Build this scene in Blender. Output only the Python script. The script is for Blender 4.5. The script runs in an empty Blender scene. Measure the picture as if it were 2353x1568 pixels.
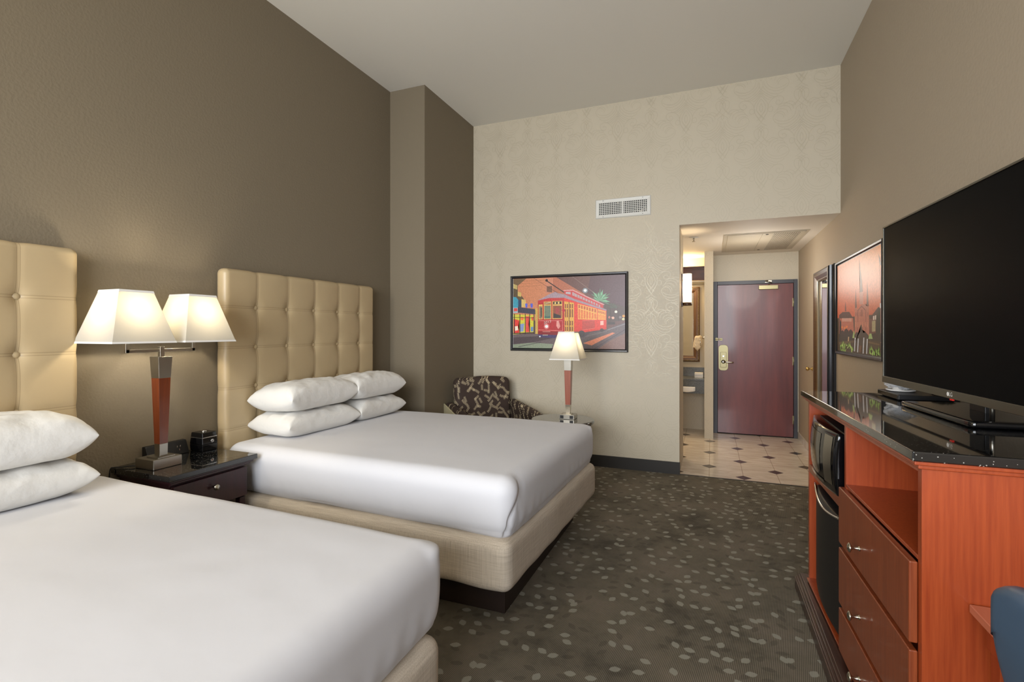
import bpy, bmesh, math, random
from mathutils import Vector, Matrix, noise
random.seed(7)
R=math.radians
S=bpy.context.scene
COL=S.collection
def lin(c):
    o=[]
    for v in c[:3]:
        v=v/255.0
        o.append(v/12.92 if v<=.04045 else ((v+.055)/1.055)**2.4)
    return (*o,1)
# ---------------------------------------------------------------- materials
def newmat(name):
    m=bpy.data.materials.new(name); m.use_nodes=True
    nt=m.node_tree; b=nt.nodes['Principled BSDF']
    return m,nt,b
def N(nt,t,**kw):
    n=nt.nodes.new(t)
    for k,v in kw.items():
        if k in n.inputs: n.inputs[k].default_value=v
        else: setattr(n,k,v)
    return n
def mat(name,c,rough=.5,metal=0,bump=None,var=None,spec=None,coat=0,sheen=0):
    """bump=(scale,strength,dist)  var=(scale,colour2,amount,stretch)"""
    m,nt,b=newmat(name)
    b.inputs['Base Color'].default_value=lin(c); b.inputs['Roughness'].default_value=rough; b.inputs['Metallic'].default_value=metal
    if spec is not None: b.inputs['Specular IOR Level'].default_value=spec
    if coat: b.inputs['Coat Weight'].default_value=coat; b.inputs['Coat Roughness'].default_value=.08
    if sheen: b.inputs['Sheen Weight'].default_value=sheen
    tc=N(nt,'ShaderNodeTexCoord')
    if var:
        sc,c2,amt,st=var
        mp=N(nt,'ShaderNodeMapping'); mp.inputs['Scale'].default_value=st
        nt.links.new(tc.outputs['Object'],mp.inputs[0])
        n=N(nt,'ShaderNodeTexNoise',Scale=sc,Detail=6.0,Roughness=.6); nt.links.new(mp.outputs[0],n.inputs['Vector'])
        cr=N(nt,'ShaderNodeValToRGB'); cr.color_ramp.elements[0].position=.35; cr.color_ramp.elements[1].position=.68
        cr.color_ramp.elements[0].color=lin(c); 
        c3=[a*(1-amt)+b_*amt for a,b_ in zip(c,c2)]
        cr.color_ramp.elements[1].color=lin(c3)
        nt.links.new(n.outputs['Fac'],cr.inputs[0]); nt.links.new(cr.outputs[0],b.inputs['Base Color'])
    if bump:
        sc,stg,d=bump
        n=N(nt,'ShaderNodeTexNoise',Scale=sc,Detail=4.0); nt.links.new(tc.outputs['Object'],n.inputs['Vector'])
        bp=N(nt,'ShaderNodeBump',Strength=stg,Distance=d); nt.links.new(n.outputs['Fac'],bp.inputs['Height']); nt.links.new(bp.outputs[0],b.inputs['Normal'])
    return m
M={}
M['wall_l']=mat('taupe_paint',(119,108,89),.75,bump=(75,.4,.004))
M['wall_r']=mat('beige_paint',(168,154,134),.7,bump=(60,.35,.004))
M['paper']=mat('wallpaper',(194,184,163),.55,bump=(180,.1,.001))
M['scroll']=mat('wallpaper_scroll',(186,176,154),.42,.12,spec=.5)
M['ceil']=mat('ceiling_paint',(232,230,222),.8,bump=(60,.15,.003))
M['soffit']=mat('hall_ceiling_paint',(222,214,200),.7,bump=(60,.15,.003))
M['base']=mat('dark_vinyl',(38,34,29),.5)
M['dframe']=mat('door_frame_paint',(62,63,70),.4)
M['steel']=mat('brushed_steel',(172,168,158),.3,1,bump=(300,.05,.001))
M['chrome']=mat('chrome',(215,215,215),.12,1)
M['nickel']=mat('nickel',(190,184,170),.25,1)
M['brass']=mat('satin_brass',(150,141,108),.4,1)
M['gold']=mat('brass',(205,175,110),.2,1)
M['white_metal']=mat('white_enamel',(214,213,206),.45)
M['black']=mat('black_gloss',(10,10,12),.08)
M['blackm']=mat('black_matte',(16,16,18),.45)
M['dark']=mat('dark_void',(8,8,8),.9)
M['screen']=mat('tv_screen',(10,10,11),.4,spec=.02)
M['bezel']=mat('tv_bezel',(104,102,94),.28,1)
M['cherry']=mat('cherry_wood',(158,70,33),.33,var=(4,(130,49,22),.7,(22,22,.9)),coat=.25)
M['cherry_dk']=mat('cherry_wood_front',(136,66,34),.36,var=(5,(110,49,25),.8,(18,18,.9)),coat=.3)
M['plinthw']=mat('dark_plinth_wood',(62,36,28),.35,var=(6,(40,22,18),.8,(8,.8,8)),coat=.3)
M['mahog']=mat('mahogany',(56,24,30),.35,var=(6,(34,14,20),.8,(5,5,.5)),coat=.3)
M['lampwood']=mat('lamp_wood',(108,48,18),.3,var=(5,(80,32,11),.6,(12,12,.8)),coat=.4)
M['lampwood2']=mat('lamp_wood_pale',(152,84,62),.35,var=(5,(132,68,48),.6,(12,12,.8)),coat=.3)
M['linen']=mat('white_bed_linen',(203,203,207),.85,bump=(7,.08,.02),sheen=.1)
M['pillow']=mat('white_pillowcase',(216,214,209),.85,bump=(14,.25,.02),sheen=.1)
M['button']=mat('cream_leather_button',(184,164,128),.38)
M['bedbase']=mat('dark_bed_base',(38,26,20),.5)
M['chairside']=mat('beige_chair_side',(196,186,150),.7)
M['chairleg']=mat('dark_chair_leg',(36,22,16),.4)
M['frameb']=mat('black_frame',(30,30,32),.28)
M['mirror']=mat('mirror_glass',(225,228,230),.03,1)
M['mframe']=mat('dark_mirror_frame',(20,22,28),.25,coat=.3)
M['mframe_in']=mat('bronze_mirror_frame',(88,58,34),.38,var=(30,(50,32,20),.8,(1,1,6)),coat=.2)
M['vframe']=mat('bronze_vanity_frame',(92,62,36),.35,bump=(120,.6,.004))
M['granite_v']=mat('grey_granite',(58,58,54),.3,var=(90,(104,104,98),.9,(1,1,1)))
M['towel']=mat('cream_towel',(222,205,176),.95,bump=(80,.8,.01))
M['paperwhite']=mat('white_paper',(226,224,220),.7)
M['panel']=mat('panel_enamel',(182,172,152),.6)
M['chairblue']=mat('blue_grey_vinyl',(66,88,112),.38)
M['chairblack']=mat('black_chair_shell',(12,14,18),.4)
M['deskpink']=mat('pale_cherry_desk_top',(196,120,92),.35,var=(5,(178,100,72),.6,(6,.6,6)))
M['red']=mat('red_light',(200,20,10),.4)
M['valance']=mat('dark_valance_wood',(74,38,22),.4,var=(6,(48,24,14),.8,(.8,5,5)))
M['hwall']=M['paper']
# door wood
M['door']=mat('door_cherry_veneer',(118,58,54),.36,var=(2.2,(86,44,46),.9,(3,3,.35)),coat=.2)
def granite():
    m,nt,b=newmat('black_granite'); b.inputs['Roughness'].default_value=.05; b.inputs['Specular IOR Level'].default_value=.8; b.inputs['Coat Weight'].default_value=.5; b.inputs['Coat Roughness'].default_value=.02
    tc=N(nt,'ShaderNodeTexCoord')
    v=N(nt,'ShaderNodeTexVoronoi',Scale=150.0); nt.links.new(tc.outputs['Object'],v.inputs['Vector'])
    lt=N(nt,'ShaderNodeMath',operation='LESS_THAN'); lt.inputs[1].default_value=.25; nt.links.new(v.outputs['Distance'],lt.inputs[0])
    sx=N(nt,'ShaderNodeSeparateColor'); nt.links.new(v.outputs['Color'],sx.inputs[0])
    gt=N(nt,'ShaderNodeMath',operation='GREATER_THAN'); gt.inputs[1].default_value=.72; nt.links.new(sx.outputs[0],gt.inputs[0])
    mu=N(nt,'ShaderNodeMath',operation='MULTIPLY'); nt.links.new(lt.outputs[0],mu.inputs[0]); nt.links.new(gt.outputs[0],mu.inputs[1])
    mx=N(nt,'ShaderNodeMix',data_type='RGBA'); mx.inputs['A'].default_value=lin((14,15,17)); mx.inputs['B'].default_value=lin((150,148,140))
    nt.links.new(mu.outputs[0],mx.inputs['Factor']); nt.links.new(mx.outputs['Result'],b.inputs['Base Color'])
    return m
M['granite']=granite()
def carpet():
    m,nt,b=newmat('leaf_carpet'); b.inputs['Roughness'].default_value=.95; b.inputs['Specular IOR Level'].default_value=.1
    L=nt.links.new
    tc=N(nt,'ShaderNodeTexCoord')
    # flatten to the plane
    n1=N(nt,'ShaderNodeTexNoise',Scale=2.2,Detail=5.0,Roughness=.7); L(tc.outputs['Object'],n1.inputs['Vector'])
    cr=N(nt,'ShaderNodeValToRGB'); e=cr.color_ramp.elements; e[0].position=.34; e[1].position=.66
    e[0].color=lin((92,86,75)); e[1].color=lin((128,118,104)); k=e.new(.48); k.color=lin((114,107,93)); L(n1.outputs['Fac'],cr.inputs[0])
    # fine ribs
    w=N(nt,'ShaderNodeTexWave',Scale=46.0,Distortion=2.5,Detail=2.0); w.inputs['Detail Scale'].default_value=60.0; w.bands_direction='X'
    mp=N(nt,'ShaderNodeMapping'); mp.inputs['Rotation'].default_value=(0,0,R(8)); L(tc.outputs['Object'],mp.inputs[0]); L(mp.outputs[0],w.inputs['Vector'])
    wr=N(nt,'ShaderNodeMapRange'); wr.inputs['To Min'].default_value=.50; wr.inputs['To Max'].default_value=1.38; L(w.outputs['Fac'],wr.inputs['Value'])
    vs=N(nt,'ShaderNodeVectorMath',operation='SCALE'); L(cr.outputs[0],vs.inputs[0]); L(wr.outputs[0],vs.inputs['Scale'])
    out=vs.outputs[0]
    def leaves(scale,colr,a,bb,keep,soft,off,out):
        mp=N(nt,'ShaderNodeMapping'); mp.inputs['Location'].default_value=off; L(tc.outputs['Object'],mp.inputs[0])
        v=N(nt,'ShaderNodeTexVoronoi',Scale=scale,Randomness=.95); v.voronoi_dimensions='2D'; L(mp.outputs[0],v.inputs['Vector'])
        sub=N(nt,'ShaderNodeVectorMath',operation='SUBTRACT'); L(mp.outputs[0],sub.inputs[0]); L(v.outputs['Position'],sub.inputs[1])
        sc=N(nt,'ShaderNodeSeparateColor'); L(v.outputs['Color'],sc.inputs[0])
        an=N(nt,'ShaderNodeMath',operation='MULTIPLY'); an.inputs[1].default_value=2.6; L(sc.outputs[0],an.inputs[0])
        ad=N(nt,'ShaderNodeMath',operation='SUBTRACT'); ad.inputs[1].default_value=1.3; L(an.outputs[0],ad.inputs[0])
        rt=N(nt,'ShaderNodeVectorRotate',rotation_type='Z_AXIS'); L(sub.outputs[0],rt.inputs['Vector']); L(ad.outputs[0],rt.inputs['Angle'])
        s=N(nt,'ShaderNodeSeparateXYZ'); L(rt.outputs[0],s.inputs[0])
        # lens: |y|/b + (x/a)^2 < 1
        x2=N(nt,'ShaderNodeMath',operation='DIVIDE'); x2.inputs[1].default_value=a; L(s.outputs[0],x2.inputs[0])
        x3=N(nt,'ShaderNodeMath',operation='POWER'); x3.inputs[1].default_value=2.0
        xa=N(nt,'ShaderNodeMath',operation='ABSOLUTE'); L(x2.outputs[0],xa.inputs[0]); L(xa.outputs[0],x3.inputs[0])
        ya=N(nt,'ShaderNodeMath',operation='ABSOLUTE'); L(s.outputs[1],ya.inputs[0])
        yb=N(nt,'ShaderNodeMath',operation='DIVIDE'); yb.inputs[1].default_value=bb; L(ya.outputs[0],yb.inputs[0])
        sm=N(nt,'ShaderNodeMath',operation='ADD'); L(x3.outputs[0],sm.inputs[0]); L(yb.outputs[0],sm.inputs[1])
        nn=N(nt,'ShaderNodeTexNoise',Scale=160.0,Detail=2.0); L(tc.outputs['Object'],nn.inputs['Vector'])
        nm=N(nt,'ShaderNodeMath',operation='MULTIPLY_ADD'); nm.inputs[1].default_value=.5; L(nn.outputs['Fac'],nm.inputs[0]); L(sm.outputs[0],nm.inputs[2])
        mr=N(nt,'ShaderNodeMapRange'); mr.inputs['From Min'].default_value=1.25-.12; mr.inputs['From Max'].default_value=1.25+.12; mr.inputs['To Min'].default_value=soft; mr.inputs['To Max'].default_value=0; L(nm.outputs[0],mr.inputs['Value'])
        kp=N(nt,'ShaderNodeMath',operation='LESS_THAN'); kp.inputs[1].default_value=keep; L(sc.outputs[1],kp.inputs[0])
        fa=N(nt,'ShaderNodeMath',operation='MULTIPLY'); L(mr.outputs[0],fa.inputs[0]); L(kp.outputs[0],fa.inputs[1])
        mx=N(nt,'ShaderNodeMix',data_type='RGBA'); L(fa.outputs[0],mx.inputs['Factor']); L(out,mx.inputs['A']); mx.inputs['B'].default_value=lin(colr)
        return mx.outputs['Result']
    out=leaves(9,(120,110,94),.05,.035,.5,.22,(3.3,1.7,0),out)
    out=leaves(14,(72,68,60),.03,.014,.35,.35,(7.1,2.2,0),out)
    out=leaves(11.5,(160,158,144),.0255,.0165,.6,.75,(.4,.9,0),out)
    L(out,b.inputs['Base Color'])
    bp=N(nt,'ShaderNodeBump',Strength=.5,Distance=.004); L(w.outputs['Fac'],bp.inputs['Height']); L(bp.outputs[0],b.inputs['Normal'])
    return m
M['carpet']=carpet()
def tiles():
    m,nt,b=newmat('travertine_tile'); b.inputs['Roughness'].default_value=.16
    L=nt.links.new; tc=N(nt,'ShaderNodeTexCoord')
    mp=N(nt,'ShaderNodeMapping'); mp.inputs['Location'].default_value=(.02,-5.565,0); L(tc.outputs['Object'],mp.inputs[0])
    sc=N(nt,'ShaderNodeVectorMath',operation='DIVIDE'); sc.inputs[1].default_value=(.3055,.316,1); L(mp.outputs[0],sc.inputs[0])
    s=N(nt,'ShaderNodeSeparateXYZ'); L(sc.outputs[0],s.inputs[0])
    def op(o,a,c=None,d=None):
        n=N(nt,'ShaderNodeMath',operation=o)
        for i,v in enumerate((a,c,d)):
            if v is None: continue
            if isinstance(v,(int,float)): n.inputs[i].default_value=v
            else: L(v,n.inputs[i])
        return n.outputs[0]
    x,y=s.outputs[0],s.outputs[1]
    rx=op('ROUND',x); ry=op('ROUND',y); dx=op('ABSOLUTE',op('SUBTRACT',x,rx)); dy=op('ABSOLUTE',op('SUBTRACT',y,ry))
    par=op('ABSOLUTE',op('MODULO',op('ADD',rx,ry),2.0)); even=op('LESS_THAN',par,.5)
    dia=op('MULTIPLY',op('LESS_THAN',op('ADD',dx,dy),.235),even)
    gx=op('LESS_THAN',dx,.007); gy=op('LESS_THAN',dy,.005); g=op('MAXIMUM',gx,op('MULTIPLY',gy,.55))
    n=N(nt,'ShaderNodeTexNoise',Scale=3.0,Detail=8.0,Roughness=.65,Distortion=1.2); mp2=N(nt,'ShaderNodeMapping'); mp2.inputs['Scale'].default_value=(1,3.2,1); L(tc.outputs['Object'],mp2.inputs[0]); L(mp2.outputs[0],n.inputs['Vector'])
    cr=N(nt,'ShaderNodeValToRGB'); e=cr.color_ramp.elements; e[0].position=.35; e[1].position=.7; e[0].color=lin((196,182,164)); e[1].color=lin((224,215,200)); L(n.outputs['Fac'],cr.inputs[0])
    m1=N(nt,'ShaderNodeMix',data_type='RGBA'); L(g,m1.inputs['Factor']); L(cr.outputs[0],m1.inputs['A']); m1.inputs['B'].default_value=lin((150,134,116))
    m2=N(nt,'ShaderNodeMix',data_type='RGBA'); L(dia,m2.inputs['Factor']); L(m1.outputs['Result'],m2.inputs['A']); m2.inputs['B'].default_value=lin((72,62,58))
    L(m2.outputs['Result'],b.inputs['Base Color']); return m
M['tile']=tiles()
def leather(name,c0,ymid):
    m=mat(name,(190,170,132),.4,bump=(220,.08,.001)); nt=m.node_tree; b=nt.nodes['Principled BSDF']; L=nt.links.new
    tc=N(nt,'ShaderNodeTexCoord'); s=N(nt,'ShaderNodeSeparateXYZ'); L(tc.outputs['Object'],s.inputs[0])
    def op(o,a,c=None):
        n=N(nt,'ShaderNodeMath',operation=o)
        for i,v in enumerate((a,c)):
            if v is None: continue
            if isinstance(v,(int,float)): n.inputs[i].default_value=v
            else: L(v,n.inputs[i])
        return n.outputs[0]
    def stitch(v,off,per):
        d=op('ABSOLUTE',op('SUBTRACT',op('FLOORED_MODULO',op('ADD',v,per/2-off),per),per/2))
        return op('LESS_THAN',op('ABSOLUTE',op('SUBTRACT',d,.0062)),.0011)
    a=op('MAXIMUM',stitch(s.outputs[1],c0-ymid,.2612),stitch(s.outputs[2],1.559-.012,.259))
    mx=N(nt,'ShaderNodeMix',data_type='RGBA'); L(a,mx.inputs['Factor']); mx.inputs['A'].default_value=lin((178,158,123)); mx.inputs['B'].default_value=lin((146,126,94)); L(mx.outputs['Result'],b.inputs['Base Color'])
    return m
def weave():
    m,nt,b=newmat('beige_linen_weave'); b.inputs['Roughness'].default_value=.9; L=nt.links.new
    tc=N(nt,'ShaderNodeTexCoord'); last=None
    acc=None
    for st in ((240,240,6),(6,6,240)):
        mp=N(nt,'ShaderNodeMapping'); mp.inputs['Scale'].default_value=st; L(tc.outputs['Object'],mp.inputs[0])
        n=N(nt,'ShaderNodeTexNoise',Scale=1.2,Detail=3.0); L(mp.outputs[0],n.inputs['Vector'])
        if acc is None: acc=n.outputs['Fac']
        else:
            a=N(nt,'ShaderNodeMath',operation='ADD'); L(acc,a.inputs[0]); L(n.outputs['Fac'],a.inputs[1]); acc=a.outputs[0]
    cr=N(nt,'ShaderNodeMapRange'); cr.inputs['From Min'].default_value=.7; cr.inputs['From Max'].default_value=1.3; L(acc,cr.inputs['Value'])
    mx=N(nt,'ShaderNodeMix',data_type='RGBA'); mx.inputs['A'].default_value=lin((172,160,144)); mx.inputs['B'].default_value=lin((204,192,175)); L(cr.outputs[0],mx.inputs['Factor']); L(mx.outputs['Result'],b.inputs['Base Color'])
    bp=N(nt,'ShaderNodeBump',Strength=.3,Distance=.002); L(acc,bp.inputs['Height']); L(bp.outputs[0],b.inputs['Normal'])
    return m
M['weave']=weave()
def floral():
    """berry sprigs: in every cell a short wavy stem with berries either side"""
    m,nt,b=newmat('brown_sprig_fabric'); b.inputs['Roughness'].default_value=.8; L=nt.links.new
    tc=N(nt,'ShaderNodeTexCoord'); s=N(nt,'ShaderNodeSeparateXYZ'); L(tc.outputs['Object'],s.inputs[0])
    def op(o,a,c=None,d=None):
        n=N(nt,'ShaderNodeMath',operation=o)
        for i,v in enumerate((a,c,d)):
            if v is None: continue
            if isinstance(v,(int,float)): n.inputs[i].default_value=v
            else: L(v,n.inputs[i])
        return n.outputs[0]
    cx=N(nt,'ShaderNodeCombineXYZ'); L(op('MULTIPLY_ADD',s.outputs[0],.75,s.outputs[1]),cx.inputs[0]); L(op('MULTIPLY_ADD',s.outputs[0],.75,s.outputs[2]),cx.inputs[1])
    acc=None
    for off,scale,ln in (((.31,.77,0),9.0,.050),((1.93,.18,0),12.0,.030)):
        mp=N(nt,'ShaderNodeMapping'); mp.inputs['Location'].default_value=off; L(cx.outputs[0],mp.inputs[0])
        v=N(nt,'ShaderNodeTexVoronoi',Scale=scale,Randomness=.8); v.voronoi_dimensions='2D'; L(mp.outputs[0],v.inputs['Vector'])
        sb=N(nt,'ShaderNodeVectorMath',operation='SUBTRACT'); L(mp.outputs[0],sb.inputs[0]); L(v.outputs['Position'],sb.inputs[1])
        c=N(nt,'ShaderNodeSeparateColor'); L(v.outputs['Color'],c.inputs[0])
        rt=N(nt,'ShaderNodeVectorRotate',rotation_type='Z_AXIS'); L(sb.outputs[0],rt.inputs['Vector']); L(op('MULTIPLY_ADD',c.outputs[0],2.4,.3),rt.inputs['Angle'])
        p=N(nt,'ShaderNodeSeparateXYZ'); L(rt.outputs[0],p.inputs[0]); x=p.outputs[0]
        y=op('SUBTRACT',p.outputs[1],op('MULTIPLY',op('SINE',op('MULTIPLY',x,55.0)),.0045))
        inl=op('LESS_THAN',op('ABSOLUTE',x),ln)
        stem=op('LESS_THAN',op('ABSOLUTE',y),.0011)
        fx=op('SUBTRACT',op('FLOORED_MODULO',x,.0125),.00625); fy=op('SUBTRACT',op('ABSOLUTE',y),.0085)
        bd=op('SQRT',op('ADD',op('MULTIPLY',fx,fx),op('MULTIPLY',fy,fy))); berry=op('LESS_THAN',bd,.0030)
        twig=op('MULTIPLY',op('LESS_THAN',op('ABSOLUTE',fx),.0008),op('LESS_THAN',op('ABSOLUTE',y),.0085))
        h=op('MULTIPLY',op('MAXIMUM',op('MAXIMUM',stem,berry),twig),inl)
        acc=h if acc is None else op('MAXIMUM',acc,h)
    mx=N(nt,'ShaderNodeMix',data_type='RGBA'); mx.inputs['A'].default_value=lin((56,42,34)); mx.inputs['B'].default_value=lin((208,192,158)); L(acc,mx.inputs['Factor']); L(mx.outputs['Result'],b.inputs['Base Color'])
    return m
M['floral']=floral()
def shade(name,c,em,tc_):
    m,nt,b=newmat(name); L=nt.links.new; o=nt.nodes['Material Output']
    b.inputs['Base Color'].default_value=lin(c); b.inputs['Roughness'].default_value=.9
    t=N(nt,'ShaderNodeBsdfTranslucent'); t.inputs['Color'].default_value=lin(tc_)
    mx=N(nt,'ShaderNodeMixShader'); mx.inputs[0].default_value=.5; L(b.outputs[0],mx.inputs[1]); L(t.outputs[0],mx.inputs[2])
    b.inputs['Emission Color'].default_value=lin((255,248,232)); b.inputs['Emission Strength'].default_value=em
    L(mx.outputs[0],o.inputs[0]); return m
M['shade']=shade('white_lamp_shade',(206,204,198),.0,(128,122,108))
M['glassshade']=shade('frosted_glass_shade',(250,246,236),.5,(220,214,200))
M['bag']=None
def bag():
    m,nt,b=newmat('clear_plastic_film'); b.inputs['Base Color'].default_value=lin((225,228,232)); b.inputs['Roughness'].default_value=.12
    b.inputs['Transmission Weight'].default_value=.25; b.inputs['IOR'].default_value=1.15; b.inputs['Alpha'].default_value=.75
    return m
M['bag']=bag()
def vcol():
    m,nt,b=newmat('printed_picture'); b.inputs['Roughness'].default_value=.35
    a=N(nt,'ShaderNodeAttribute'); a.attribute_name='Col'; tc=N(nt,'ShaderNodeTexCoord'); L=nt.links.new
    n=N(nt,'ShaderNodeTexNoise',Scale=70.0,Detail=9.0,Roughness=.7); L(tc.outputs['Object'],n.inputs['Vector'])
    r=N(nt,'ShaderNodeMapRange'); r.inputs['From Min'].default_value=.3; r.inputs['From Max'].default_value=.7; r.inputs['To Min'].default_value=.78; r.inputs['To Max'].default_value=1.22; L(n.outputs['Fac'],r.inputs['Value'])
    v=N(nt,'ShaderNodeVectorMath',operation='SCALE'); L(a.outputs['Color'],v.inputs[0]); L(r.outputs[0],v.inputs['Scale']); L(v.outputs[0],b.inputs['Base Color']); return m
M['print']=vcol()
# ---------------------------------------------------------------- mesh helpers
def finish(bm,smooth=False,angle=None):
    bmesh.ops.recalc_face_normals(bm,faces=bm.faces)
def build(name,bm,mats,parent=None,smooth=False,world=True,bevel=0,bseg=2,autosmooth=None,recalc=True):
    if recalc: bmesh.ops.recalc_face_normals(bm,faces=bm.faces)
    me=bpy.data.meshes.new(name)
    if not isinstance(mats,(list,tuple)): mats=[mats]
    o=bpy.data.objects.new(name,me); COL.objects.link(o)
    if parent is not None:
        o.parent=parent
        if world:
            # bring world coordinates into the frame of the parent
            mw=world_matrix(parent); bm.transform(mw.inverted())
    bm.to_mesh(me); bm.free()
    for m in mats: me.materials.append(M[m] if isinstance(m,str) else m)
    if smooth:
        for p in me.polygons: p.use_smooth=True
    if bevel:
        md=o.modifiers.new('bevel','BEVEL'); md.width=bevel; md.segments=bseg; md.limit_method='ANGLE'; md.angle_limit=R(40)
        for p in me.polygons: p.use_smooth=True
        md.harden_normals=True
    return o
def world_matrix(o):
    m=o.matrix_basis.copy()
    p=o.parent
    while p is not None:
        m=p.matrix_basis @ m; p=p.parent
    return m
def tag(o,label=None,cat=None,group=None,kind=None):
    if label: o['label']=label
    if cat: o['category']=cat
    if group: o['group']=group
    if kind: o['kind']=kind
    return o
def thing(name,label,cat,loc=(0,0,0),rz=0,group=None):
    o=bpy.data.objects.new(name,None); COL.objects.link(o); o.location=loc; o.rotation_euler=(0,0,rz)
    o.empty_display_size=.05
    return tag(o,label,cat,group)
def quadbox(bm,q,z0,z1,mi=0):
    """q = four XY corners, extruded z0..z1"""
    v=[bm.verts.new((x,y,z0)) for x,y in q]+[bm.verts.new((x,y,z1)) for x,y in q]
    n=len(q); fs=[bm.faces.new(v[:n][::-1]),bm.faces.new(v[n:])]
    for i in range(n): fs.append(bm.faces.new((v[i],v[(i+1)%n],v[n+(i+1)%n],v[n+i])))
    for f in fs: f.material_index=mi
    return v
def box(bm,x0,x1,y0,y1,z0,z1,mi=0,mt=None):
    v=quadbox(bm,[(x0,y0),(x1,y0),(x1,y1),(x0,y1)],z0,z1,mi)
    if mt is not None:
        for a in v: a.co=mt@a.co
    return v
def frustum(bm,c,z0,h0,z1,h1,mi=0,hy0=None,hy1=None):
    hy0=h0 if hy0 is None else hy0; hy1=h1 if hy1 is None else hy1
    a=[bm.verts.new((c[0]+sx*h0,c[1]+sy*hy0,z0)) for sx,sy in ((-1,-1),(1,-1),(1,1),(-1,1))]
    b=[bm.verts.new((c[0]+sx*h1,c[1]+sy*hy1,z1)) for sx,sy in ((-1,-1),(1,-1),(1,1),(-1,1))]
    fs=[bm.faces.new(a[::-1]),bm.faces.new(b)]+[bm.faces.new((a[i],a[(i+1)%4],b[(i+1)%4],b[i])) for i in range(4)]
    for f in fs: f.material_index=mi
def lathe(bm,prof,c=(0,0,0),seg=24,axis='Z',mi=0,cap=True):
    rings=[]
    for r,h in prof:
        ring=[]
        for i in range(seg):
            a=2*math.pi*i/seg; p=(r*math.cos(a),r*math.sin(a),h)
            if axis=='X': p=(p[2],p[0],p[1])
            if axis=='Y': p=(p[0],p[2],p[1])
            ring.append(bm.verts.new((p[0]+c[0],p[1]+c[1],p[2]+c[2])))
        rings.append(ring)
    for a,b in zip(rings,rings[1:]):
        for i in range(seg):
            f=bm.faces.new((a[i],a[(i+1)%seg],b[(i+1)%seg],b[i])); f.material_index=mi; f.smooth=True
    if cap:
        for r in (rings[0],rings[-1]):
            f=bm.faces.new(r); f.material_index=mi
def tube(bm,pts,r,seg=8,mi=0):
    pts=[Vector(p) for p in pts]; rings=[]
    for i,p in enumerate(pts):
        d=(pts[min(i+1,len(pts)-1)]-pts[max(i-1,0)]).normalized()
        up=Vector((0,0,1)) if abs(d.z)<.9 else Vector((1,0,0))
        a=d.cross(up).normalized(); b=d.cross(a)
        rings.append([bm.verts.new(p+(a*math.cos(t)+b*math.sin(t))*r) for t in [2*math.pi*k/seg for k in range(seg)]])
    for a,b in zip(rings,rings[1:]):
        for k in range(seg):
            f=bm.faces.new((a[k],a[(k+1)%seg],b[(k+1)%seg],b[k])); f.smooth=True; f.material_index=mi
    bm.faces.new(rings[0]); bm.faces.new(rings[-1])
def rbox(quad,z0,z1,r,n=(20,20,6),disp=None,bm=None,mi=0):
    """soft rounded block on a (not necessarily right-angled) plan; disp(p,n,u,v,w)->offset vector"""
    bm=bm or bmesh.new()
    q=[Vector(p) for p in quad]
    Lx=((q[1]-q[0]).length+(q[2]-q[3]).length)/2; Ly=((q[3]-q[0]).length+(q[2]-q[1]).length)/2; Lz=z1-z0
    nx,ny,nz=n; V={}
    def grade(i,n_,L):
        # denser towards the ends so that the rounding is resolved
        t=i/n_; s=.5-.5*math.cos(math.pi*t); k=.55
        return (t*(1-k)+s*k)*L
    def vert(i,j,k):
        key=(i,j,k)
        if key in V: return V[key]
        p=Vector((grade(i,nx,Lx),grade(j,ny,Ly),grade(k,nz,Lz)))
        rr=min(r,Lx/2,Ly/2,Lz/2)
        c=Vector((min(max(p.x,rr),Lx-rr),min(max(p.y,rr),Ly-rr),min(max(p.z,rr),Lz-rr)))
        d=p-c
        nrm=d.normalized() if d.length>1e-9 else Vector((0,0,1))
        pp=c+nrm*rr if d.length>1e-9 else p
        u,v,w=pp.x/Lx,pp.y/Ly,pp.z/Lz
        if disp: 
            dd=disp(pp,nrm,u,v,w); 
        else: dd=Vector((0,0,0))
        a=q[0]*(1-u)*(1-v)+q[1]*u*(1-v)+q[2]*u*v+q[3]*(1-u)*v
        V[key]=bm.verts.new((a.x+dd.x,a.y+dd.y,z0+pp.z+dd.z)); return V[key]
    def face(*ks):
        f=bm.faces.new([vert(*k) for k in ks]); f.smooth=True; f.material_index=mi
    for i in range(nx):
        for j in range(ny):
            face((i,j,nz),(i+1,j,nz),(i+1,j+1,nz),(i,j+1,nz)); face((i,j,0),(i,j+1,0),(i+1,j+1,0),(i+1,j,0))
    for i in range(nx):
        for k in range(nz):
            face((i,0,k),(i+1,0,k),(i+1,0,k+1),(i,0,k+1)); face((i,ny,k),(i,ny,k+1),(i+1,ny,k+1),(i+1,ny,k))
    for j in range(ny):
        for k in range(nz):
            face((0,j,k),(0,j,k+1),(0,j+1,k+1),(0,j+1,k)); face((nx,j,k),(nx,j+1,k),(nx,j+1,k+1),(nx,j,k+1))
    return bm
def rect4(x0,x1,y0,y1): return [(x0,y0),(x1,y0),(x1,y1),(x0,y1)]
def nz(x,y,z=0,s=1): return noise.noise(Vector((x*s,y*s,z*s)))
def struct(name,bm,m,parent=None,**k):
    o=build(name,bm,m,parent,**k)
    if parent is None: o['kind']='structure'
    return o
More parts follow.
